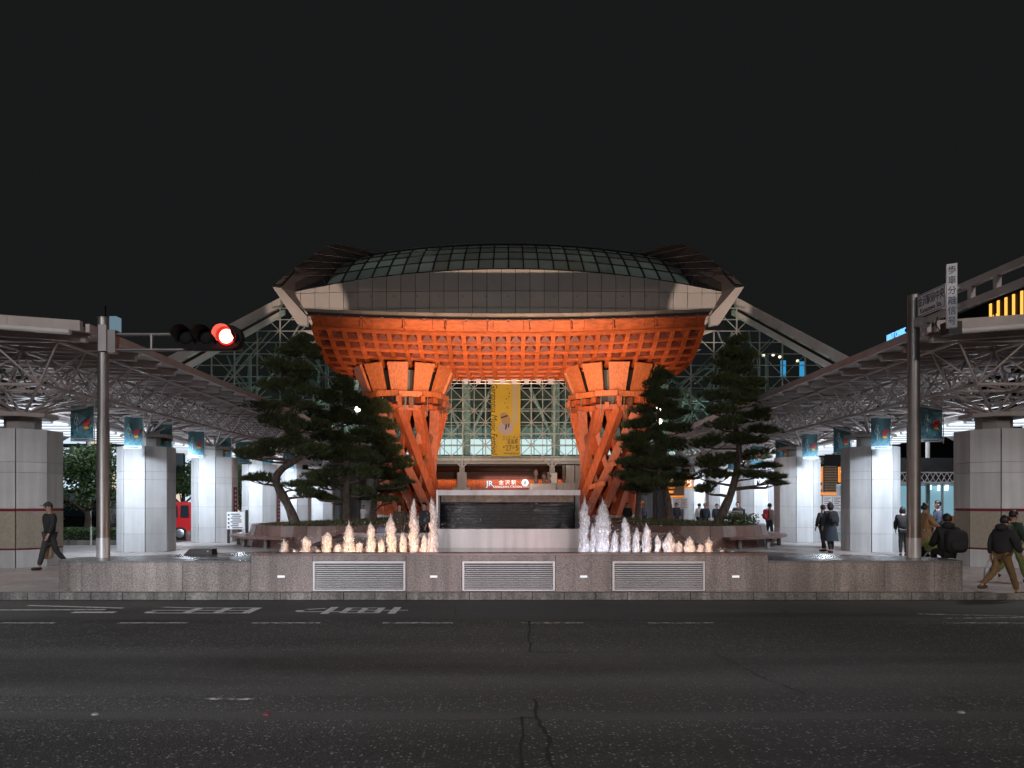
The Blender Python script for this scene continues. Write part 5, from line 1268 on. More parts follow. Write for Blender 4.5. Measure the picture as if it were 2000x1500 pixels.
rt2 = Vector((xr - xl, -.08, 0)).normalized(); n2 = rt2.cross(Vector((0, 0, 1)))
for k, ch in enumerate('歩車分離信号'):
    z = z1 - .13 - k * (z1 - z0 - .24) / 5
    text(ch, .17, 'japanese_lettering', M['navy'], vs_, frame(Vector(((xl + xr) / 2, ys_ - .04, z)) + n2 * .004, rt2, (0, 0, 1)), .002, sx=.85)
b = MB(); b.bar(((xl + xr) / 2 + .06, ys_ + .03, 5.62), (ax(ys_), ys_ + .03, 5.62), .05, .05); b.bar(((xl + xr) / 2 + .06, ys_ + .03, 5.95), (ax(ys_), ys_ + .03, 5.95), .05, .05); b.build('clamp', M['frame_paint'], vs_)
cmr = thing('signal_box', 'dark control box with cable hanging under the sign arm of the right pole', 'signal box', (ax(15.0), 15.0, 5.4))
b = MB(); b.b2((ax(15) - .10, 14.85, 5.16), (ax(15) + .16, 15.15, 5.40)); b.build('box_body', M['dark'], cmr)
b = MB(); b.tube([(ax(15), 15, 5.40), (ax(15), 15, 5.60)], .05, 8); b.build('stem', M['dark'], cmr)
b = MB(); b.tube([(ax(15.3) - .05, 15.3, 5.58), (ax(15.3) - .12, 15.25, 5.42), (ax(15.2) - .06, 15.2, 5.28)], .012, 5); b.build('cable', M['black'], cmr)
# ================================================================== PINES
def pine(name_lab, D, trunk, r0, pads, seed):
    rng = random.Random(seed); base = P(*trunk[0], D)
    t = thing('pine_tree', name_lab, 'tree', base, 0, 'garden pines in the planters')
    pts = [P(x, y, D) + Vector((0, rng.uniform(-.12, .12), 0)) for x, y in trunk]; pts[0].z -= .15
    # smooth the trunk line
    fine = []
    for i in range(len(pts) - 1):
        p0, p1, p2, p3 = pts[max(0, i - 1)], pts[i], pts[i + 1], pts[min(len(pts) - 1, i + 2)]
        for k in range(4):
            u = k / 4; fine.append(.5 * ((2 * p1) + (p2 - p0) * u + (2 * p0 - 5 * p1 + 4 * p2 - p3) * u * u + (3 * p1 - p0 - 3 * p2 + p3) * u ** 3))
    fine.append(pts[-1]); n = len(fine)
    rad = [r0 * (1.0 - .86 * (i / (n - 1)) ** .85) * (1.35 if i == 0 else 1.12 if i == 1 else 1) * rng.uniform(.92, 1.08) for i in range(n)]
    b = MB(); b.tube(fine, rad, 9); b.build('trunk', M['bark'], t)
    cb = MB()
    for j in range(9):      # small tufts close along the upper trunk
        q = trunk[min(len(trunk) - 1, len(trunk) // 2 + j * len(trunk) // 18)]; pads = pads + [(q[0] + rng.uniform(-16, 16), q[1] + rng.uniform(-14, 10), rng.uniform(13, 21), rng.uniform(9, 14))]
    for px_, py_, wx, wz in pads:
        depth = rng.uniform(-.55, .55) * wx * D / FPX * 1.4
        c = P(px_, py_, D); c.y += depth; rx = wx * D / FPX; rz = wz * D / FPX * 1.3; ry = rx * .8
        # branch to the pad from the trunk a little lower down
        j = min(range(n), key=lambda q: abs(fine[q].z - (c.z - .25 * rx - .15)) + .15 * abs(fine[q].x - c.x)); s = fine[j]
        m1 = s.lerp(c, .4) + Vector((0, 0, -.10 * rx + rng.uniform(-.08, .08))); m2 = s.lerp(c, .75) + Vector((rng.uniform(-.08, .08), 0, -.08 - rz * .4))
        br = max(.02, min(rad[j] * .55, .025 + .045 * (c - s).length)); bm = MB(); bm.tube([s, m1, m2, c + Vector((0, 0, -rz * .5))], [br, br * .75, br * .5, br * .2], 6)
        for q in range(6):
            a = rng.uniform(0, 6.28); e = c + Vector((rx * .75 * math.cos(a), ry * .75 * math.sin(a), -rz * .25)); mm = m2.lerp(e, .55) + Vector((0, 0, -.03)); bm.tube([m2, mm, e], [br * .4, br * .28, .006], 4, cap=False)
        bm.build('branch', M['bark'], t)
        # needle tufts over the pad
        lumps = [(rng.uniform(-.5, .5), rng.uniform(-.5, .5), rng.uniform(-.55, .55), rng.uniform(.42, .68)) for _ in range(5)]
        N_ = int(70 + 330 * rx * (rz + .18) * 2.2)
        for _ in range(N_):
            a = rng.uniform(0, 6.28); rr = rng.random() ** .5; lump = 1 + .18 * math.sin(3 * a + px_)
            lx, ly, lz, lr = rng.choice(lumps)
            p = c + Vector((rx * lx, ry * ly, rz * lz)) + lr * Vector((rx * rr * math.cos(a) * lump, ry * rr * math.sin(a) * lump, 1.25 * rz * (rng.uniform(-.5, 1.0) * math.sqrt(max(0, 1 - rr * rr)) - .15)))
            ax_ = Vector((math.cos(a) * rr * .9, math.sin(a) * rr * .9, rng.uniform(.35, 1.0))).normalized()
            L_ = rng.uniform(.15, .25) * (D / 34)
            for q in range(11):
                d = (ax_ + Vector((rng.uniform(-.75, .75), rng.uniform(-.75, .75), rng.uniform(-.35, .5)))).normalized(); w = d.cross(Vector((rng.uniform(-1, 1), rng.uniform(-1, 1), .3))).normalized() * .0125
                cb.poly([p - w, p + w, p + d * L_])
    cb.build('crown', M['needles'], t)
pine('tall curved pine leaning left, highest tree left of the gate', 32, [(581, 1029), (565, 995), (545, 957), (540, 934), (552, 915), (571, 903), (590, 886), (584, 861), (573, 832), (568, 811), (573, 784), (575, 747), (580, 720), (580, 693), (585, 660)], .215,
     [(585, 664, 24, 13), (562, 688, 27, 11), (603, 686, 24, 12), (550, 722, 30, 12), (592, 730, 38, 13), (545, 757, 38, 12), (606, 768, 28, 10), (525, 795, 46, 11), (590, 795, 40, 9), (545, 826, 36, 11), (612, 832, 40, 11), (520, 868, 38, 12), (562, 872, 45, 14), (500, 888, 36, 9), (505, 934, 36, 9), (578, 945, 45, 8), (602, 960, 25, 7), (470, 886, 30, 7), (615, 880, 40, 12)], 1)
pine('straight dark pine between the leaning pine and the left gate leg', 35, [(677, 1021), (676, 990), (677, 960), (680, 925), (672, 888), (668, 853), (669, 813), (671, 779), (670, 748)], .22,
     [(670, 754, 22, 12), (650, 780, 27, 11), (694, 785, 26, 12), (640, 815, 38, 11), (700, 820, 36, 10), (635, 850, 40, 12), (695, 850, 42, 12), (640, 890, 48, 14), (705, 890, 48, 14), (650, 925, 55, 13), (636, 945, 38, 9), (620, 966, 30, 8), (712, 925, 40, 12), (650, 976, 28, 6), (704, 960, 33, 8)], 2)
pine('small spreading pine in front of the left gate leg', 40, [(728, 1012), (730, 973), (736, 933), (741, 880), (739, 832), (737, 790)], .22,
     [(737, 795, 20, 10), (722, 820, 28, 10), (755, 830, 22, 10), (740, 855, 40, 12), (772, 880, 26, 10), (735, 895, 50, 14), (780, 905, 28, 10), (745, 925, 55, 14), (786, 945, 22, 7), (740, 955, 48, 9), (752, 977, 42, 5)], 3)
pine('tall pine with a trunk slanting right, highest tree right of the gate', 32, [(1397, 1029), (1412, 998), (1425, 970), (1433, 941), (1439, 907), (1443, 867), (1436, 827), (1433, 789), (1437, 747), (1439, 707), (1437, 662)], .21,
     [(1438, 668, 18, 12), (1424, 690, 22, 10), (1453, 695, 22, 10), (1418, 716, 28, 12), (1457, 720, 26, 10), (1408, 746, 30, 12), (1466, 750, 32, 12), (1395, 775, 36, 10), (1476, 780, 38, 13), (1402, 802, 32, 10), (1480, 810, 34, 10), (1404, 830, 34, 12), (1490, 840, 38, 9), (1385, 865, 40, 12), (1480, 868, 50, 10), (1395, 905, 45, 13), (1470, 890, 56, 9), (1388, 930, 40, 11), (1375, 955, 25, 8), (1487, 936, 42, 8), (1500, 910, 34, 6), (1465, 925, 36, 8), (1512, 944, 20, 5)], 4)
pine('bushy pine with a forked base between the slanting pine and the right gate leg', 35, [(1311, 1023), (1305, 984), (1299, 955), (1289, 928), (1287, 893), (1283, 853), (1285, 813), (1287, 773), (1292, 738)], .22,
     [(1292, 745, 20, 11), (1306, 770, 20, 10), (1275, 775, 22, 10), (1300, 795, 30, 10), (1256, 800, 28, 10), (1315, 815, 34, 9), (1250, 830, 36, 12), (1310, 840, 36, 10), (1245, 865, 44, 13), (1310, 870, 38, 11), (1240, 900, 45, 13), (1312, 905, 50, 12), (1235, 930, 40, 10), (1322, 930, 48, 8), (1285, 945, 52, 8)], 5)
pine('slim low pine standing against the right gate leg', 40, [(1247, 1012), (1248, 968), (1250, 945), (1249, 900), (1247, 868)], .18,
     [(1230, 955, 22, 5), (1262, 960, 20, 4), (1240, 905, 32, 10), (1246, 876, 26, 10), (1240, 930, 36, 8)], 6)
# low shrub on the right planter, broadleaf trees and hedges of the left street
def leafy(name, label, cat, c, dims, n_, trunk_h, seed, group=None, leaf=.11):
    rng = random.Random(seed); t = thing(name, label, cat, (c[0], c[1], c[2]), 0, group)
    if trunk_h:
        b = MB(); b.tube([(c[0], c[1], c[2]), (c[0] + .1, c[1], c[2] + trunk_h * .6), (c[0], c[1], c[2] + trunk_h + dims[2] * .3)], [.16, .13, .06], 8)
        for k in range(6): a = k * 1.05; b.tube([(c[0], c[1], c[2] + trunk_h * .8), (c[0] + dims[0] * .6 * math.cos(a), c[1] + dims[1] * .6 * math.sin(a), c[2] + trunk_h + dims[2] * .3)], [.07, .02], 5)
        b.build('trunk', M['bark'], t)
    b = MB(); lumps = [(rng.uniform(-.6, .6), rng.uniform(-.6, .6), rng.uniform(-.7, .7), rng.uniform(.35, .6)) for _ in range(14)]
    for _ in range(n_):
        lx, ly, lz, lr = rng.choice(lumps); v = Vector((rng.gauss(0, 1), rng.gauss(0, 1), rng.gauss(0, 1))).normalized() * lr * rng.uniform(.5, 1)
        p = Vector((c[0] + dims[0] * (lx + v.x), c[1] + dims[1] * (ly + v.y), c[2] + trunk_h + dims[2] * (1 + lz + v.z)))
        if p.z < c[2] + .02: continue
        d = Vector((rng.uniform(-1, 1), rng.uniform(-1, 1), rng.uniform(-.6, .6))).normalized(); w = d.orthogonal().normalized() * leaf * .35; b.poly([p - d * leaf * .5, p + w, p + d * leaf * .5, p - w])
    b.build('crown' if trunk_h else 'foliage', M['leaves'], t); return t
leafy('low_shrub', 'small round leaved shrub on the right planter beside the slanting pine', 'shrub', (PX(1450, 30.6), 30.8, .86), (.9, .6, .28), 900, 0, 21, None, .09)
leafy('street_tree', 'large dark street tree beyond the first left column', 'tree', (PX(168, 35), 35, .14), (1.7, 1.5, 1.35), 5200, 1.6, 22, 'street trees by the bus terminal', .16)
leafy('street_tree', 'street tree seen between the second and third left columns', 'tree', (PX(356, 50), 50, .14), (1.7, 1.5, 1.5), 3600, 1.9, 23, 'street trees by the bus terminal', .17)
leafy('street_tree', 'street tree seen between the third and fourth left columns', 'tree', (PX(474, 56), 56, .14), (1.5, 1.5, 1.8), 3200, 1.2, 24, 'street trees by the bus terminal', .18)
rng = random.Random(4)
t = thing('clipped_hedge', 'long clipped green hedge behind the first left column', 'hedge', (PX(172, 31.5), 31.5, .14))
b = MB()
for _ in range(5200):
    x_, y_, z_ = rng.uniform(PX(100, 31.5), PX(236, 31.5)), rng.uniform(31.2, 32.4), .30 + .52 * rng.random() ** .5
    d = Vector((rng.uniform(-1, 1), rng.uniform(-1, 1), rng.uniform(-1, 1))).normalized(); w = d.orthogonal().normalized() * .03; b.poly([Vector((x_, y_, z_)) - d * .05, Vector((x_, y_, z_)) + w, Vector((x_, y_, z_)) + d * .05, Vector((x_, y_, z_)) - w])
b.build('foliage', M['leaves'], t)
b = MB(); b.b2((PX(98, 31.2), 31.1, .14), (PX(238, 31.2), 32.5, .34)); b.build('kerb_edge', M['kerb_stone'], t)
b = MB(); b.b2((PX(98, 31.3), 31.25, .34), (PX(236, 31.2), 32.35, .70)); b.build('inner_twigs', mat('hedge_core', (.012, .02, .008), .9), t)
b = MB(); b.poly([(-46, 33.2, .144), (-14.4, 33.2, .144), (-14.4, 68, .144), (-46, 68, .144)]); struct(b.build('terminal_road', M['earth']))

# ================================================================== VEHICLES
M['tyre'] = mat('tyre_rubber', (.015, .015, .015), .8); M['rim'] = mat('alloy_rim', (.6, .6, .62), .3, .9); M['car_glass'] = mat('car_glass', (.02, .03, .035), .05, 0, spec=.8)
def car(name, label, x, y, rotz, paint, kind='van', L_=3.4, Wd=1.48, H=1.75):
    t = thing(name, label, 'van' if 'van' in name else 'car', (x, y, .148), R(rotz), 'vehicles in the bus terminal')
    h = Wd / 2
    if kind == 'van': prof = [(-L_ / 2, .35), (-L_ / 2 + .04, .95), (-L_ / 2 + .12, H - .12), (-L_ / 2 + .25, H), (L_ / 2 - 1.05, H), (L_ / 2 - .85, H - .06), (L_ / 2 - .42, 1.02), (L_ / 2 - .06, .90), (L_ / 2, .70), (L_ / 2, .32)]
    else: prof = [(-L_ / 2, .35), (-L_ / 2 + .03, .85), (-L_ / 2 + .35, 1.0), (-L_ / 2 + .85, H - .03), (-L_ / 2 + 1.2, H), (L_ / 2 - 1.9, H), (L_ / 2 - 1.1, .98), (L_ / 2 - .15, .82), (L_ / 2, .62), (L_ / 2, .30)]
    b = MB(); n = len(prof); belt = 1.0 if kind == 'van' else .95
    ins = lambda z: h - (.10 * max(0, (z - belt) / max(.01, H - belt)) if kind == 'van' else .22 * max(0, (z - belt) / (H - belt))) - (.04 if z < .5 else 0)
    vs = [(px_, -ins(z), z) for px_, z in prof] + [(px_, ins(z), z) for px_, z in prof]
    b.faces(vs, [tuple(range(n)), tuple(range(2 * n - 1, n - 1, -1))] + [(i, n + i, n + (i + 1) % n, (i + 1) % n) for i in range(n)])
    o = b.build('body', paint, t, world=False); m_ = o.modifiers.new('bevel', 'BEVEL'); m_.width = .05; m_.segments = 2; m_.limit_method = 'ANGLE'
    z0, z1 = belt + .04, H - .16
    if kind == 'van': wins = [(-L_ / 2 + .22, -L_ / 2 + .62), (-L_ / 2 + .72, -.05), (.05, L_ / 2 - 1.0)]
    else: wins = [(-L_ / 2 + 1.0, -.15), (-.05, L_ / 2 - 1.75)]
    for s in (-1, 1):
        for xa, xb in wins:
            b = MB(); q = [(xa, s * (ins(z0) + .006), z0), (xb + (.25 if xb == wins[-1][1] else 0), s * (ins(z0) + .006), z0), (xb, s * (ins(z1) + .006), z1), (xa + .04, s * (ins(z1) + .006), z1)]; b.poly(q if s < 0 else q[::-1]); b.build('side_window', M['car_glass'], t, world=False)
        for xc in (-L_ / 2 + .62, L_ / 2 - .62):
            b = MB(); b.lathe([(.0, -.09), (.24, -.09), (.30, -.06), (.30, .06), (.24, .09), (0, .09)], 18); o = b.build('wheel', M['tyre'], t, world=False); o.location = (xc, s * (h - .06), .30); o.rotation_euler = (R(90), 0, 0)
            b = MB(); b.lathe([(0, .10), (.05, .105), (.19, .096), (.2, .09)], 18); r_ = b.build('rim', M['rim'], o, world=False); r_.rotation_euler = (R(180) if s > 0 else 0, 0, 0)
        b = MB(); b.b2((L_ / 2 - .10, s * h * .62 - .14, .62), (L_ / 2 + .012, s * h * .62 + .14, .78)); b.build('headlight', M['car_lamp'], t, world=False)
        b = MB(); b.b2((-L_ / 2 - .012, s * h * .82 - .07, .70), (-L_ / 2 + .08, s * h * .82 + .07, 1.1)); b.build('tail_light', M['tail'], t, world=False)
        b = MB(); b.b2((L_ / 2 - 1.0, s * (h + .02), 1.0), (L_ / 2 - .85, s * (h + .16), 1.14)); b.build('mirror', paint, t, world=False)
        for xa in (-.22, .10): b = MB(); b.b2((xa, s * h, .90), (xa + .14, s * (h + .025), .94)); b.build('door_handle', M['rim'], t, world=False)
    b = MB()
    if kind == 'van': q = [(L_ / 2 - .80, -.62, H - .14), (L_ / 2 - .42, -.66, 1.06), (L_ / 2 - .42, .66, 1.06), (L_ / 2 - .80, .62, H - .14)]
    else: q = [(L_ / 2 - 1.84, -h + .26, H - .06), (L_ / 2 - 1.12, -h + .12, 1.02), (L_ / 2 - 1.12, h - .12, 1.02), (L_ / 2 - 1.84, h - .26, H - .06)]
    b.poly([(p[0] + .03, p[1], p[2] + .015) for p in q]); b.build('windscreen', M['car_glass'], t, world=False)
    b = MB(); b.b2((L_ / 2 - .02, -h * .42, .55), (L_ / 2 + .014, h * .42, .72)); b.build('grille', M['black'], t, world=False)
    b = MB(); b.b2((L_ / 2, -.17, .38), (L_ / 2 + .02, .17, .47)); b.build('number_plate', M['white'], t, world=False)
    return t
M['car_lamp'] = emit('car_lamp_glass', (.75, .95, .92), .9); M['tail'] = emit('tail_glow', (1, .06, .03), 1.4)
red = mat('red_car_paint', (.55, .02, .025), .25, 0, coat=.6); blk = mat('black_car_paint', (.012, .012, .014), .2, 0, coat=.6); gry = mat('grey_car_paint', (.09, .12, .14), .25, .4, coat=.6); wht = mat('white_car_paint', (.7, .7, .72), .25, coat=.5)
car('red_van', 'boxy red kei van parked behind the second left column', PX(318, 36), 36.0, 182, red)
car('grey_car', 'dark blue grey car facing forward beside the red van', PX(385, 43), 43.5, -98, gry, 'car', 4.4, 1.75, 1.5)
car('black_van', 'black taxi van under the street tree beyond the first left column', PX(138, 39), 39, 178, blk, 'van', 4.2, 1.7, 1.85)
car('white_car', 'pale car half hidden behind the info board and third left column', PX(486, 46), 47.5, -95, wht, 'car', 4.3, 1.7, 1.5)
car('dark_car', 'dark car with red tail lights behind the signal pole', PX(206, 44), 44, 170, blk, 'car', 4.3, 1.7, 1.45)
b = MB(); b.lathe([(0, .44), (.09, .42), (.14, .36), (.15, .28), (.15, 0)], 14); o = b.build('stone_bollard', M['red_granite']); o.location = (PX(371.5, 35), 34.9, .145); props(o, 'squat round topped red stone bollard in front of the grey car', 'bollard')
b = MB(); b.tube([(0, 0, 0), (0, 0, .75)], .035, 8); o = b.build('marker_post', M['white_paint']); o.location = (PX(178, 30.8), 30.8, .14); props(o, 'thin white marker post at the end of the hedge', 'post')

# ================================================================== SHELTERS, BOARDS, FAR BUILDINGS
wr = thing('waiting_room', 'lit glass waiting room with a pink granite base behind the right columns', 'shelter', (19.6, 34.4, .14))
M['room_glow'] = emit('glowing_room_wall', (.50, .78, .90), .48)  # wall surface glows by itself in place of room lighting
for k in range(5):
    xa = 16.6 + k * 1.42; b = MB(); b.poly([(xa + .04, 34.4, 1.22), (xa + 1.38, 34.4, 1.22), (xa + 1.38, 34.4, 2.68), (xa + .04, 34.4, 2.68)]); b.build('pane', M['shop_glass'], wr)
    b = MB(); b.b2((xa - .03, 34.36, 1.2), (xa + .03, 34.46, 2.7)); b.build('mullion', M['brushed'], wr)
    b = MB(); b.b2((xa + .004, 34.3, .14), (xa + 1.416, 34.5, 1.20)); b.build('base_slab', M['red_granite'], wr)
for k in range(11):
    ya = 36 + k * 2.2; b = MB(); b.poly([(16.6, ya + .05, .4), (16.6, ya + 2.15, .4), (16.6, ya + 2.15, 2.68), (16.6, ya + .05, 2.68)]); b.build('pane', M['shop_glass'], wr)
    b = MB(); b.b2((16.56, ya - .04, .14), (16.65, ya + .04, 2.7)); b.build('mullion', M['brushed'], wr)
b = MB(); b.b2((16.9, 38.4, .14), (25.5, 38.5, 2.7)); b.build('glowing_room_wall', M['room_glow'], wr)
b = MB(); b.b2((19.2, 40, .14), (19.3, 60, 2.7)); b.build('glowing_room_wall', M['room_glow'], wr)
b = MB(); b.b2((16.5, 34.3, 2.72), (25.5, 38.6, 2.78)); b.b2((16.5, 38.61, 2.72), (19.4, 60, 2.78)); b.build('room_ceiling', M['white_paint'], wr)
b = MB(); b.b2((16.4, 34.1, 3.25), (23.8, 34.25, 3.85)); b.build('fascia', M['dark'], wr)
b = MB()
for k in range(28):
    x_ = 16.5 + k * .25; b.tube([(x_, 34.15, 2.76), (x_ + .25, 34.15, 3.2)], .018, 4); b.tube([(x_ + .25, 34.15, 2.76), (x_, 34.15, 3.2)], .018, 4)
b.tube([(16.4, 34.15, 2.76), (23.8, 34.15, 2.76)], .03, 6); b.tube([(16.4, 34.15, 3.2), (23.8, 34.15, 3.2)], .03, 6); b.build('lattice_girder', M['frame_paint'], wr, kind='stuff')
b = MB(); b.b2((16.4, 34.3, 2.79), (23.8, 34.5, 3.25)); b.build('girder_backing', M['void'], wr)
M['shelf_orange'] = mat('orange_counter', (.55, .16, .09), .5)
b = MB(); b.b2((18.9, 34.0, .95), (20.6, 34.28, 1.28)); b.build('counter', M['shelf_orange'], wr)
for px_, py_, w in ((1833, 958, .05), (1848, 958, .08), (1818, 956, .03)):
    b = MB(); c = P(px_, py_, 38.2); b.tube([c, c + Vector((w * .6, 0, .35))], w, 6); b.build('wall_lamp', M['cool_lamp'], wr)
def stop_pillar(x, y, num, label, sc=1.0):
    t = thing('bus_stop_sign', label, 'bus stop sign', (x, y, .14), 0, 'orange numbered bus stop signs')
    z = lambda q: .14 + (q - .14) * sc
    for k in range(16):
        b = MB(); b.b2((x - .29, y - .1, z(2.38 + k * .078)), (x + .29, y + .1, z(2.38 + k * .078) + .03)); b.build('wood_slat', M['slat_wood'], t)
    b = MB(); b.b2((x - .27, y - .04, z(2.36)), (x + .27, y + .08, z(3.63))); b.build('slat_core', M['void'], t)
    for dx in (-.60, .62):
        b = MB(); b.b2((x + dx - .24, y - .05, z(2.82)), (x + dx + .24, y, z(3.56))); nb = b.build('number_board', M['orange_lit'], t)
        text(num, .80 * sc, 'number', M['white_lit'], nb, frame((x + dx, y - .056, z(3.18)), (1, 0, 0), (0, 0, 1)), .004, sx=.9)
    b = MB(); b.b2((x - .84, y - .06, z(2.22)), (x + .29, y - .01, z(2.345))); b.build('name_strip', M['orange_lit'], t)
    b = MB(); b.b2((x - .84, y - .06, z(2.50)), (x - .40, y - .01, z(2.68))); b.build('lit_display', M['orange_lit'], t)
    for dx in (-.60, -.12, .34):
        b = MB(); b.b2((x + dx - .22, y - .05, z(1.45)), (x + dx + .20, y, z(2.18))); pb = b.build('timetable', M['white'], t)
        b = MB()
        for q in range(7): b.b2((x + dx - .17, y - .055, z(1.55 + q * .085)), (x + dx + (.05 if q % 2 else .14), y - .0505, z(1.58 + q * .085)))
        b.build('printed_lines', M['maroon'], pb, kind='stuff')
    for dx in (-.29, .29): b = MB(); b.b2((x + dx - .03, y + .1, .14), (x + dx + .03, y + .16, z(3.6))); b.build('post', M['brushed'], t)
    return t
M['slat_wood'] = mat('slat_wood', (.42, .26, .15), .55, 0, .2, 5); M['orange_lit'] = emit('orange_backlit', (1.0, .30, .03), .75); M['white_lit'] = emit('white_backlit', (1, .97, .9), 1.0)
stop_pillar(PX(1621, 36.5), 36.5, '9', 'orange bus stop sign numbered 9 with stacked wood slats between the right columns')
stop_pillar(PX(1327, 50), 50, '8', 'orange slatted bus stop sign behind the pine trunks on the right', .98)
def info_board(x, y, label, side):
    t = thing('info_board', label, 'sign', (x, y, .14), 0, 'white information boards by the planters')
    b = MB(); b.b2((x - .38, y - .03, .74), (x + .38, y + .01, 1.47)); bd = b.build('board', M['white'], t)
    b = MB(); rg = random.Random(3)
    for q in range(8):
        zz = 1.38 - q * .082; b.b2((x - .20 + (.06 if q % 2 else 0), y - .034, zz - .028), (x + rg.uniform(.12, .33), y - .0305, zz + .012))
    b.build('printed_lines', M['navy'], bd, kind='stuff')
    b = MB()
    for q in range(4): zz = 1.35 - q * .17; b.lathe([(0, 0), (.035, 0), (.035, .004), (0, .004)], 8, (0, 0, 0)) if False else b.b2((x - .33, y - .034, zz - .045), (x - .26, y - .0305, zz + .025))
    b.build('pictogram', M['navy'], bd, kind='stuff')
    for dx in (-.33, .44): b = MB(); b.b2((x + dx - .05, y + .02, .14), (x + dx + .05, y + .10, 1.0 if dx < 0 else 1.55)); b.build('post', M['dark'], t)
info_board(PX(490, 34.5), 32.6, 'white information board with lines of small print beside the left planter', -1)
info_board(PX(1465, 34.5), 36.8, 'white information board with lines of small print behind the right planter shrub', 1)
for (x, y, lb) in ((-13.0 + AF / 2 + .03, 34.0, 'red vertical notice strip on the third left column'), (-13.0 + AF / 2 + .03, 40.4, 'red vertical notice strip on the fourth left column')):
    t = thing('notice_strip', lb, 'sign', (x, y, 1.0), 0, 'red notice strips on the columns'); b = MB(); b.b2((x - .01, y - .20, .85), (x + .02, y + .20, 2.55)); b.build('board', M['maroon'], t)
    b = MB()
    for q in range(8): b.b2((x + .021, y - .08, 1.0 + q * .19), (x + .024, y + .08, 1.1 + q * .19))
    b.build('printed_marks', M['pale_print'], t, kind='stuff')
for (x, y, lb) in ((-13.0 + .1, 46.8 - AF / 2 - .03, 'small maroon no smoking plaque on a left column'), (13.0 - .15, 46.8 - AF / 2 - .03, 'small maroon no smoking plaque on a right column')):
    t = thing('wall_plaque', lb, 'sign', (x, y, 1.0), 0, 'maroon plaques on the columns'); b = MB(); b.b2((x - .13, y - .02, .85), (x + .13, y, 1.35)); b.build('plate', M['maroon'], t)
    b = MB()
    for q in range(3): b.b2((x - .06, y - .026, .91 + q * .14), (x + .06, y - .0205, 1.01 + q * .14))
    b.build('printed_marks', M['white'], t, kind='stuff')
ht = thing('hotel_tower', 'dark hotel block with vertical gold light strips and a blue white HYATT CENTRIC sign', 'building', (72, 104, .1))
b = MB(); b.b2((60, 84, 0), (86, 126, 26.9)); b.build('wall', mat('hotel_wall', (.02, .021, .024), .7), ht)
M['gold'] = emit('gold_light', (1.0, .45, .08), 1.5)
for dd in (95.4, 93.9, 92.45, 91.05, 89.6, 88.2):
    for o in (-.11, .11): b = MB(); b.b2((59.8, dd + o - .025, 23.6), (59.98, dd + o + .025, 26.5)); b.build('light_strip', M['gold'], ht)
b = MB()
for k in range(4): b.b2((59.9, 93.95 + k * .32, 23.8 + (k % 2) * .4), (59.98, 94.05 + k * .32, 24.6 + (k % 2) * .4))
b.build('small_lit_window', M['gold'], ht, kind='stuff')
M['blue_sign'] = emit('blue_white_sign', (.16, .50, .95), 1.6)
text('HYATT CENTRIC', 1.35, 'sign_lettering', M['blue_sign'], ht, frame((59.85, 118.6, 27.7), (0, -1, 0), (0, 0, 1)), .06, sx=.56)
b = MB(); b.bar((59.95, 123, 27.0), (59.95, 113, 27.0), .1, .1); b.build('sign_rail', M['dark'], ht)
tw = thing('distant_tower', 'pale blue lit top of a distant tower above the left canopy', 'building', (PX(220, 150), 150, 0))
b = MB(); b.b2((PX(213.5, 150), 150, 0), (PX(227, 150), 152, PZ(646, 150))); b.build('wall', M['dark'], tw)
b = MB(); b.b2((PX(213.5, 150), 150, PZ(645, 150)), (PX(227, 150), 152, PZ(617.5, 150))); b.build('lit_top', emit('tower_glow', (.30, .46, .58), .45), tw)
b = MB(); b.tube([(PX(206, 150), 150, 30), (PX(206, 150), 150, PZ(598, 150))], .12, 5); b.build('antenna', M['dark'], tw)
sb = thing('street_building', 'lit glass fronted building beyond the street trees at left', 'building', (-46, 74, .1))
b = MB(); b.b2((-72, 74, 0), (-24, 78, 9.5)); b.build('wall', M['dark'], sb)
rg = random.Random(9)
M['lit_a'] = emit('lit_window_cool', (.70, .86, 1.0), 1.0); M['lit_b'] = emit('lit_window_warm', (1.0, .86, .66), .8); M['lit_c'] = emit('faint_glow_window', (.10, .14, .16), .3)  # the darkest panes also get a faint glow of their own
for j in range(4):
    for k in range(20):
        xa = -71 + k * 2.35; b = MB(); b.b2((xa, 73.8, .9 + j * 2.2), (xa + 2.1, 73.95, 2.7 + j * 2.2)); b.build('window', M[rg.choice(('lit_a', 'lit_a', 'lit_c', 'lit_b', 'lit_c'))], sb)
# ================================================================== PEOPLE
M['skin'] = mat('skin', (.50, .29, .21), .5); M['hair'] = mat('dark_hair', (.012, .010, .009), .5)
CL = {}
FOLD = bpy.data.textures.new('cloth_folds', 'CLOUDS'); FOLD.noise_scale = .09
def cloth(col, rough=.85):
    if col not in CL: CL[col] = mat('cloth', col, rough, 0, .15, 9, .25, 60)
    return CL[col]
def skin_obj(name, joints, edges, material, parent, root=0, sub=1):
    me = bpy.data.meshes.new(name); me.from_pydata([j[0] for j in joints], edges, []); me.materials.append(material)
    o = add(name, me, parent)
    m = o.modifiers.new('skin', 'SKIN'); m.use_smooth_shade = True
    for i, j in enumerate(joints):
        r = j[1]; me.skin_vertices[0].data[i].radius = (r, r) if not isinstance(r, tuple) else r
        me.skin_vertices[0].data[i].use_root = (i == root)
    s = o.modifiers.new('sub', 'SUBSURF'); s.levels = sub; s.render_levels = sub
    if name in ('jacket', 'trousers'):
        s.levels = s.render_levels = 2; d = o.modifiers.new('folds', 'DISPLACE'); d.texture = FOLD; d.strength = .035; d.mid_level = .5
    return o
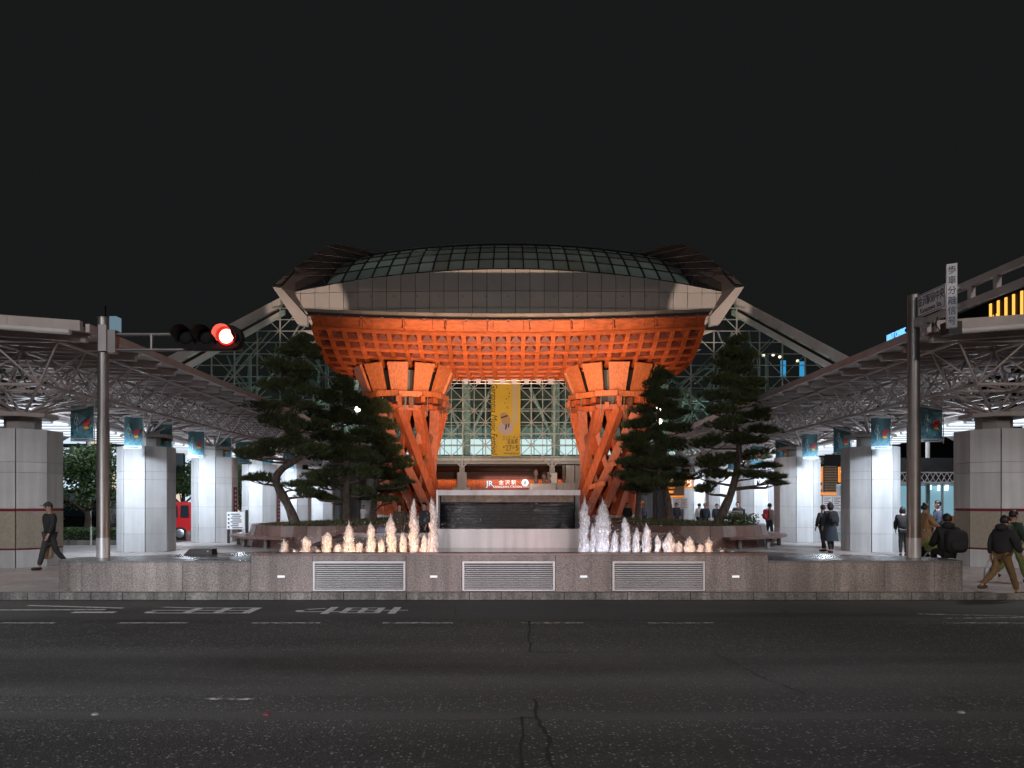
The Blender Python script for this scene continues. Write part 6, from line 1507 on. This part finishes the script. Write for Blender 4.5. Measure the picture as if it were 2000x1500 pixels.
def blob(b, c, d, n=10, m=8, p=.75, M_=None):
    f = lambda v: math.copysign(abs(v) ** p, v); vs = []; fs = []
    for i in range(m + 1):
        a = -math.pi / 2 + math.pi * i / m
        for j in range(n):
            t = 2 * math.pi * j / n; q = Vector((c[0] + d[0] * f(math.cos(a)) * f(math.cos(t)), c[1] + d[1] * f(math.cos(a)) * f(math.sin(t)), c[2] + d[2] * f(math.sin(a)))); vs.append(M_ @ q if M_ else q)
    for i in range(m):
        for j in range(n): fs.append((i * n + j, i * n + (j + 1) % n, (i + 1) * n + (j + 1) % n, (i + 1) * n + j))
    b.faces(vs, fs, True)
def person(label, x, y, z, h, face, top, legs, stride=0.0, sit=False, lean=0.0, hair='short', hat=None, arm=(0.15, -0.15), elbow=(.25, .25), coat=0.0, facing=False, shoes=(.03, .03, .03), hood=False, headdown=0.0, bulk=1.0, scarf=None):
    t = thing('person', label, 'person', (x, y, z), R(face), 'people walking and waiting on the plaza')
    k = h / 1.70; V = lambda a, b_, c: Vector((a * k, b_ * k, c * k))
    hz = .90 if not sit else .10
    ln = lambda p: Vector((p[0], p[1] + (p[2] - hz) * math.tan(lean), p[2])) if p[2] > hz else Vector(p)
    L3 = lambda a, b_, c: ln((a, b_, c)) * k
    top0 = hz + .02; sh = hz + .50; nk = hz + .57; hd = hz + .72
    leg = {}
    for s in (-1, 1):
        if sit: hip, kn, an = V(s * .09, .02, hz), V(s * .12, .44, hz + .02), V(s * .12, .50, hz - .42)
        else:
            a = stride * s; hip = V(s * .085, 0, hz - .02); kn = hip + V(0, .42 * math.sin(a), -.42 * math.cos(a)); bnd = max(0, -a) * 1.2 + .05
            an = kn + V(0, .42 * math.sin(a - bnd), -.42 * math.cos(a - bnd))
        leg[s] = (hip, kn, an)
    low = min(leg[1][2].z, leg[-1][2].z); dz = 0 if sit else .075 * k - low
    up = Vector((0, 0, dz)); leg = {s: tuple(p + up for p in q) for s, q in leg.items()}
    armp = {}
    for s in (-1, 1):
        a = arm[0] if s < 0 else arm[1]; e = elbow[0] if s < 0 else elbow[1]
        S = L3(s * .18, 0, sh - .02); E = S + V(s * .05, .27 * math.sin(a), -.27 * math.cos(a)); Wp = E + V(-s * .01, .24 * math.sin(a + e), -.24 * math.cos(a + e)); armp[s] = (S, E, Wp)
    B = lambda a, b_, c: L3(a, b_, c) + up
    armp = {s: tuple(p + up for p in q) for s, q in armp.items()}
    J = [(B(0, 0, hz + .02), .115 * k), (B(0, 0, hz + .20), .105 * k), (B(0, .01, hz + .40), (.135 * k, .115 * k)), (B(0, 0, nk), .052 * k), (B(0, .025, hd - .09), .068 * k), (B(0, .02 + headdown * .1, hd), .092 * k), (B(0, 0, hd + .075), .072 * k)]
    E = [(0, 1), (1, 2), (2, 3), (3, 4), (4, 5), (5, 6)]
    for s in (-1, 1):
        hip, kn, an = leg[s]; i = len(J); J += [(hip, .085 * k), (kn, .055 * k), (an, .040 * k), (an + V(0, .13, -.045), .032 * k)]; E += [(0, i), (i, i + 1), (i + 1, i + 2), (i + 2, i + 3)]
        S, El, Wp = armp[s]; i = len(J); d = (Wp - El).normalized(); J += [(S, .055 * k), (El, .040 * k), (Wp, .026 * k), (Wp + d * .075 * k, (.034 * k, .018 * k))]; E += [(2, i), (i, i + 1), (i + 1, i + 2), (i + 2, i + 3)]
        sd = Vector((0, 1, 0)); pb = Wp + d * .07 * k
        for q, (o, l) in enumerate(((-.027, .062), (-.009, .074), (.009, .070), (.027, .055))):
            f0 = pb + sd * o * k + d * .02 * k; f1 = f0 + d * l * .55 * k + V(-s * .008, 0, 0); f2 = f1 + d * l * .42 * k + V(-s * .022, 0, 0); i2 = len(J); J += [(f0, .009 * k), (f1, .0085 * k), (f2, .007 * k)]; E += [(i + 3, i2), (i2, i2 + 1), (i2 + 1, i2 + 2)]
        th = Wp + d * .03 * k + sd * .032 * k; i2 = len(J); J += [(th, .010 * k), (th + d * .04 * k + sd * .015 * k, .008 * k)]; E += [(i + 2, i2), (i2, i2 + 1)]
    skin_obj('body', J, E, M['skin'], t)
    # clothes
    f = bulk * 1.12
    J = [(B(0, 0, hz - .02), (.155 * k * f, .13 * k * f)), (B(0, 0, hz + .18), (.145 * k * f, .125 * k * f)), (B(0, .005, hz + .38), (.165 * k * f, .135 * k * f)), (B(0, 0, nk - .03), .075 * k)]; E = [(0, 1), (1, 2), (2, 3)]
    for s in (-1, 1):
        S, El, Wp = armp[s]; i = len(J); J += [(S, .075 * k * f), (El, .062 * k * f), (El.lerp(Wp, .9), .047 * k * f)]; E += [(2, i), (i, i + 1), (i + 1, i + 2)]
    skin_obj('jacket', J, E, cloth(top), t)
    J = [(B(0, 0, hz + .02), .125 * k)]; E = []
    for s in (-1, 1):
        hip, kn, an = leg[s]; i = len(J); J += [(hip, .098 * k), (kn, .072 * k), (kn.lerp(an, .93), .060 * k)]; E += [(0, i), (i, i + 1), (i + 1, i + 2)]
    skin_obj('trousers', J, E, cloth(legs), t)
    for s in (-1, 1):
        an = leg[s][2]; b = MB(); blob(b, an + V(0, .055, -.035), V(.048, .135, .042), 10, 6, .7); b.build('shoe', cloth(shoes, .5), t, world=False)
    hc = B(0, .02 + headdown * .1, hd + .01)
    if coat:
        b = MB(); n = 14; rows = []
        for q in range(5):
            u = q / 4; rows.append((hz + .12 - u * (hz + .12 - coat), (.150 + .075 * u) * f, (.125 + .075 * u) * f))
        vs = [B(0, 0, 0) * 0 + Vector((rx * k * math.cos(2 * math.pi * j / n), ry * k * math.sin(2 * math.pi * j / n) * (1 + .06 * math.sin(5 * j)), zz * k + dz)) for zz, rx, ry in rows for j in range(n)]
        b.faces(vs, [(q * n + j, q * n + (j + 1) % n, (q + 1) * n + (j + 1) % n, (q + 1) * n + j) for q in range(4) for j in range(n)], True); b.build('coat_skirt', cloth(top), t, world=False)
    # hair / hat / hood
    b = MB(); n, m = 14, 9; vs = []; fs = []; R0 = .108 * k
    for i in range(m + 1):
        a = math.pi / 2 - math.pi * i / m
        for j in range(n):
            th = 2 * math.pi * j / n; vs.append(hc + Vector((R0 * .92 * math.cos(a) * math.cos(th), R0 * 1.05 * math.cos(a) * math.sin(th) - .008 * k, R0 * 1.12 * math.sin(a) + .012 * k)))
    for i in range(m):
        for j in range(n):
            th = 2 * math.pi * (j + .5) / n; fr_ = math.sin(th); a = 90 - 180 * (i + .5) / m
            if a > (28 if fr_ > .45 else -2 if fr_ > -.2 else -28): fs.append((i * n + j, (i + 1) * n + j, (i + 1) * n + (j + 1) % n, i * n + (j + 1) % n))
    if hair == 'bob': blob(b, hc + V(0, -.035, -.035), V(.112, .085, .135), 12, 8, .9)
    if hair == 'bun': blob(b, hc + V(0, -.05, .125), V(.04, .04, .04), 8, 6, 1)
    b.faces(vs, fs, True); b.build('hair', cloth(hat, .8) if hat and hat != 'cap' else M['hair'], t, world=False)
    if hat == 'cap':
        b = MB(); b.lathe([(0, .115 * k), (.07 * k, .10 * k), (.112 * k, .05 * k), (.116 * k, .02 * k)], 14, hc); b.prism([(hc.x + .09 * k * math.cos(R(a)), hc.y + .05 * k + .16 * k * math.sin(R(a))) for a in (0, 45, 90, 135, 180)], hc.z + .02 * k, hc.z + .032 * k); b.build('cap', cloth((.03, .03, .035)), t, world=False)
    if hood:
        b = MB(); blob(b, B(0, -.06, nk + .02), V(.13, .10, .085), 12, 8, .9); b.build('hood', cloth(top), t, world=False)
    if scarf:
        b = MB(); b.lathe([(.07 * k, -.03 * k), (.095 * k, 0), (.07 * k, .035 * k)], 12, B(0, .01, nk + .01)); b.build('scarf', cloth(scarf), t, world=False)
    # face
    for s in (-1, 1):
        b = MB(); blob(b, hc + V(s * .033, .088, -.012), V(.012, .008, .009), 8, 5, 1); b.build('eye', M['black'], t, world=False)
        b = MB(); blob(b, hc + V(s * .094, .0, -.02), V(.012, .026, .034), 8, 5, 1); b.build('ear', M['skin'], t, world=False)
    b = MB(); blob(b, hc + V(0, .098, -.038), V(.013, .018, .024), 8, 5, 1); b.build('nose', M['skin'], t, world=False)
    b = MB(); blob(b, hc + V(0, .086, -.075), V(.026, .008, .007), 8, 5, 1); b.build('mouth', cloth((.30, .10, .09)), t, world=False)
    t['_arm'] = 0; del t['_arm']
    Mt = Matrix.Translation((x, y, z)) @ Matrix.Rotation(R(face), 4, 'Z')
    return {'hand': {s: Mt @ (armp[s][2] + (armp[s][2] - armp[s][1]).normalized() * .10 * k) for s in (-1, 1)}, 'back': Mt @ B(0, -.13, hz + .32), 'M': Mt, 'k': k}
def backpack(at, face, dims, col, label, strap=True):
    t = thing('backpack', label, 'backpack', at, R(face), 'backpacks on people')
    b = MB(); blob(b, (0, -dims[1] * .6, 0), dims, 12, 8, .55); b.build('bag_body', cloth(col, .6), t, world=False)
    b = MB(); blob(b, (0, -dims[1] * 1.6, -dims[2] * .35), (dims[0] * .7, dims[1] * .4, dims[2] * .42), 10, 6, .5); b.build('front_pocket', cloth(col, .6), t, world=False)
    b = MB(); b.tube([(-.04, 0, dims[2]), (0, 0, dims[2] + .05), (.04, 0, dims[2])], .012, 5); b.build('grab_loop', cloth((.02, .02, .02)), t, world=False)
    return t
def tote(at, dims, col, label, name='tote_bag', cat='bag'):
    t = thing(name, label, cat, at, 0, 'bags carried in the hand'); b = MB(); blob(b, (0, 0, -.14 - dims[2]), dims, 10, 7, .5); b.build('bag_body', cloth(col, .5), t, world=False)
    for o in (-.03, .03): b = MB(); b.tube([(-dims[0] * .6, o, -.16), (-dims[0] * .2, o, -.01), (dims[0] * .2, o, -.01), (dims[0] * .6, o, -.16)], .008, 5); b.build('bag_handle', cloth(col, .5), t, world=False)
    return t
BK = (.016, .016, .018)
p = person('elderly man in a dark jacket and flat cap walking beside the left map column', PX(97, 19.9), 19.9, .14, 1.70, 150, BK, (.035, .035, .04), stride=.30, hat='cap', arm=(.2, -.25), headdown=.25)
tote(p['hand'][1], (.15, .06, .19), (.30, .21, .12), 'brown paper bag held by the man in the flat cap')
p = person('woman with black bobbed hair in a long navy coat and backpack, walking away', PX(1622, 26.4), 26.4, .14, 1.66, 3, (.022, .030, .042), BK, stride=.12, hair='bob', coat=.40, bulk=1.1)
backpack(p['back'], 3, (.17, .09, .22), BK, 'black backpack on the woman in the long navy coat')
person('person partly hidden beside the woman in the long navy coat', PX(1610, 26.9), 27.0, .14, 1.58, 20, (.020, .022, .026), BK, stride=.15, hair='short', bulk=1.05)
person('stooping person in black half hidden behind the right sign pole', PX(1764, 25.0), 25.0, .14, 1.52, -20, BK, (.03, .03, .03), lean=.25, hair='bob', bulk=1.15)
p = person('woman with a hair bun in a tan coat and pink sleeves pushing a stroller', PX(1806, 21.6), 21.6, .14, 1.62, -75, (.34, .19, .09), BK, hair='bun', arm=(.6, .5), elbow=(.7, .7), coat=.5, bulk=1.1, scarf=(.42, .24, .20))
st = thing('baby_stroller', 'small stroller with green fabric before the woman in the tan coat', 'stroller', (PX(1823, 21.2), 21.2, .14))
b = MB(); blob(b, (0, 0, .55), (.20, .24, .20), 10, 7, .7); b.build('seat', cloth((.16, .22, .05)), st, world=False)
b = MB(); b.tube([(-.2, -.25, .1), (0, .05, .6), (-.25, .0, 1.0)], .016, 6); b.tube([(.2, -.25, .1), (0, .05, .6)], .016, 6); b.tube([(-.2, .3, .1), (0, -.05, .6)], .016, 6); b.tube([(.2, .3, .1), (0, -.05, .6)], .016, 6); b.build('frame', M['rim'], st, world=False)
for sx_ in (-.2, .2):
    for sy_ in (-.25, .3): b = MB(); b.lathe([(.0, -.02), (.09, -.02), (.10, 0), (.09, .02), (0, .02)], 12); o = b.build('wheel', M['tyre'], st, world=False); o.location = (sx_, sy_, .10); o.rotation_euler = (0, R(90), 0)
person('man in a grey blue checked shirt walking behind the stroller', PX(1832, 24.5), 24.5, .14, 1.74, 80, (.10, .13, .19), (.05, .055, .07), stride=.25)
p = person('person in a black down jacket seated on the end of the right platform', PX(1849, 16.05), 16.0, .745, 1.62, -8, (.014, .016, .014), BK, sit=True, lean=.06, hair='short', arm=(.4, .4), elbow=(.8, .8), bulk=1.35, hood=True)
backpack(p['back'] + Vector((.09, -.03, -.06)), -12, (.21, .12, .24), BK, 'bulky black backpack on the person seated on the platform')
p = person('walker in a dark hooded jacket and brown trousers stepping off the kerb at right', PX(1958, 15.1), 15.1, .055, 1.56, -72, (.024, .022, .026), (.20, .12, .055), stride=.42, arm=(-.3, .35), elbow=(.25, .3), hair='short', bulk=1.22, hood=True, shoes=(.10, .06, .04), headdown=.3, lean=.05)
tote(p['hand'][-1], (.13, .06, .15), (.62, .58, .60), 'pale plastic bag carried by the walker in brown trousers', 'plastic_bag')
p = person('walker in a dark green jacket and olive green trousers behind the hooded walker', PX(1979, 17.2), 17.2, .10, 1.58, -80, (.030, .055, .036), (.15, .19, .06), stride=.36, arm=(-.3, .3), hair='short', bulk=1.15)
backpack(p['back'], -80, (.16, .10, .2), (.03, .05, .03), 'dark green backpack on the walker in olive trousers')
person('person in an olive brown coat standing behind the jets near the left gate leg', PX(781, 27.2), 27.2, .14, 1.62, 170, (.085, .065, .042), BK, hair='bob', coat=.35, bulk=1.15)
tote((PX(748, 27.2), 27.1, 1.15), (.20, .09, .16), (.18, .18, .25), 'grey blue handbag beside the person in the olive coat', 'hand_bag')
person('man in a dark grey jacket behind the tallest jets by the left gate leg', PX(829, 27.4), 27.4, .14, 1.66, 140, (.055, .058, .068), BK, stride=.1, bulk=1.1)
person('person in white clothes standing near the far left columns', PX(697, 44), 46.0, .14, 1.5, 180, (.72, .72, .74), (.66, .66, .68), hair='short', arm=(.3, .3), elbow=(1.2, 1.2))
far = [(1226, 44.0, 1.62, 170, BK, BK, 'man in black standing beside the slim low pine'),
       (1256, 45.2, 1.60, 190, (.12, .14, .18), BK, 'person in a blue grey shirt partly behind the slim low pine'),
       (1321, 44, 1.62, 170, (.03, .035, .05), (.03, .03, .04), 'man in a navy suit and white shirt carrying a briefcase'),
       (1366, 41.5, 1.60, 20, (.40, .36, .33), BK, 'person in a beige jacket walking away beyond the right planter'),
       (1377, 39.5, 1.62, 180, (.022, .03, .042), BK, 'man in a dark blue puffer jacket looking down'),
       (1400, 42.0, 1.58, 175, (.026, .028, .032), BK, 'man in black beside the slanting pine trunk'),
       (1441, 38.5, 1.68, 165, (.03, .03, .034), BK, 'man in a dark jacket looking at his phone by the right info board'),
       (1503, 34.6, 1.62, -70, (.34, .32, .31), (.035, .055, .09), 'person in a grey top and jeans with a red backpack near the third right column')]
for i, (px_, D, h, fc, tc_, lc, lb) in enumerate(far):
    p = person(lb, PX(px_, D), D, .14, h, fc, tc_, lc, stride=.16 if i % 2 else .05, arm=(.1, .4 if i == 6 else -.1), elbow=(.3, 1.5 if i == 6 else .3), bulk=1.1)
    if i == 2: tote(p['hand'][-1], (.16, .05, .11), BK, 'dark briefcase carried by the man in the navy suit', 'brief_case')
    if i == 7: backpack(p['back'], fc, (.16, .10, .24), (.40, .03, .05), 'red backpack on the person in a grey top')
# ------------------------------------------------------------------ lettering becomes plain mesh
bpy.context.view_layer.update()
dg = bpy.context.evaluated_depsgraph_get()
jobs = [(o, bpy.data.meshes.new_from_object(o.evaluated_get(dg))) for o in list(COL.objects) if o.type == 'FONT' or (o.type == 'MESH' and o.modifiers)]
for o, me in jobs:
    if o.type == 'MESH':
        o.modifiers.clear(); o.data = me; continue
    nm = o.name; par = o.parent; ml = o.matrix_local.copy(); kd = o.get('kind')
    bpy.data.objects.remove(o, do_unlink=True)
    n_ = add(nm, me, par)
    n_.matrix_local = ml
    if kd: n_['kind'] = kd
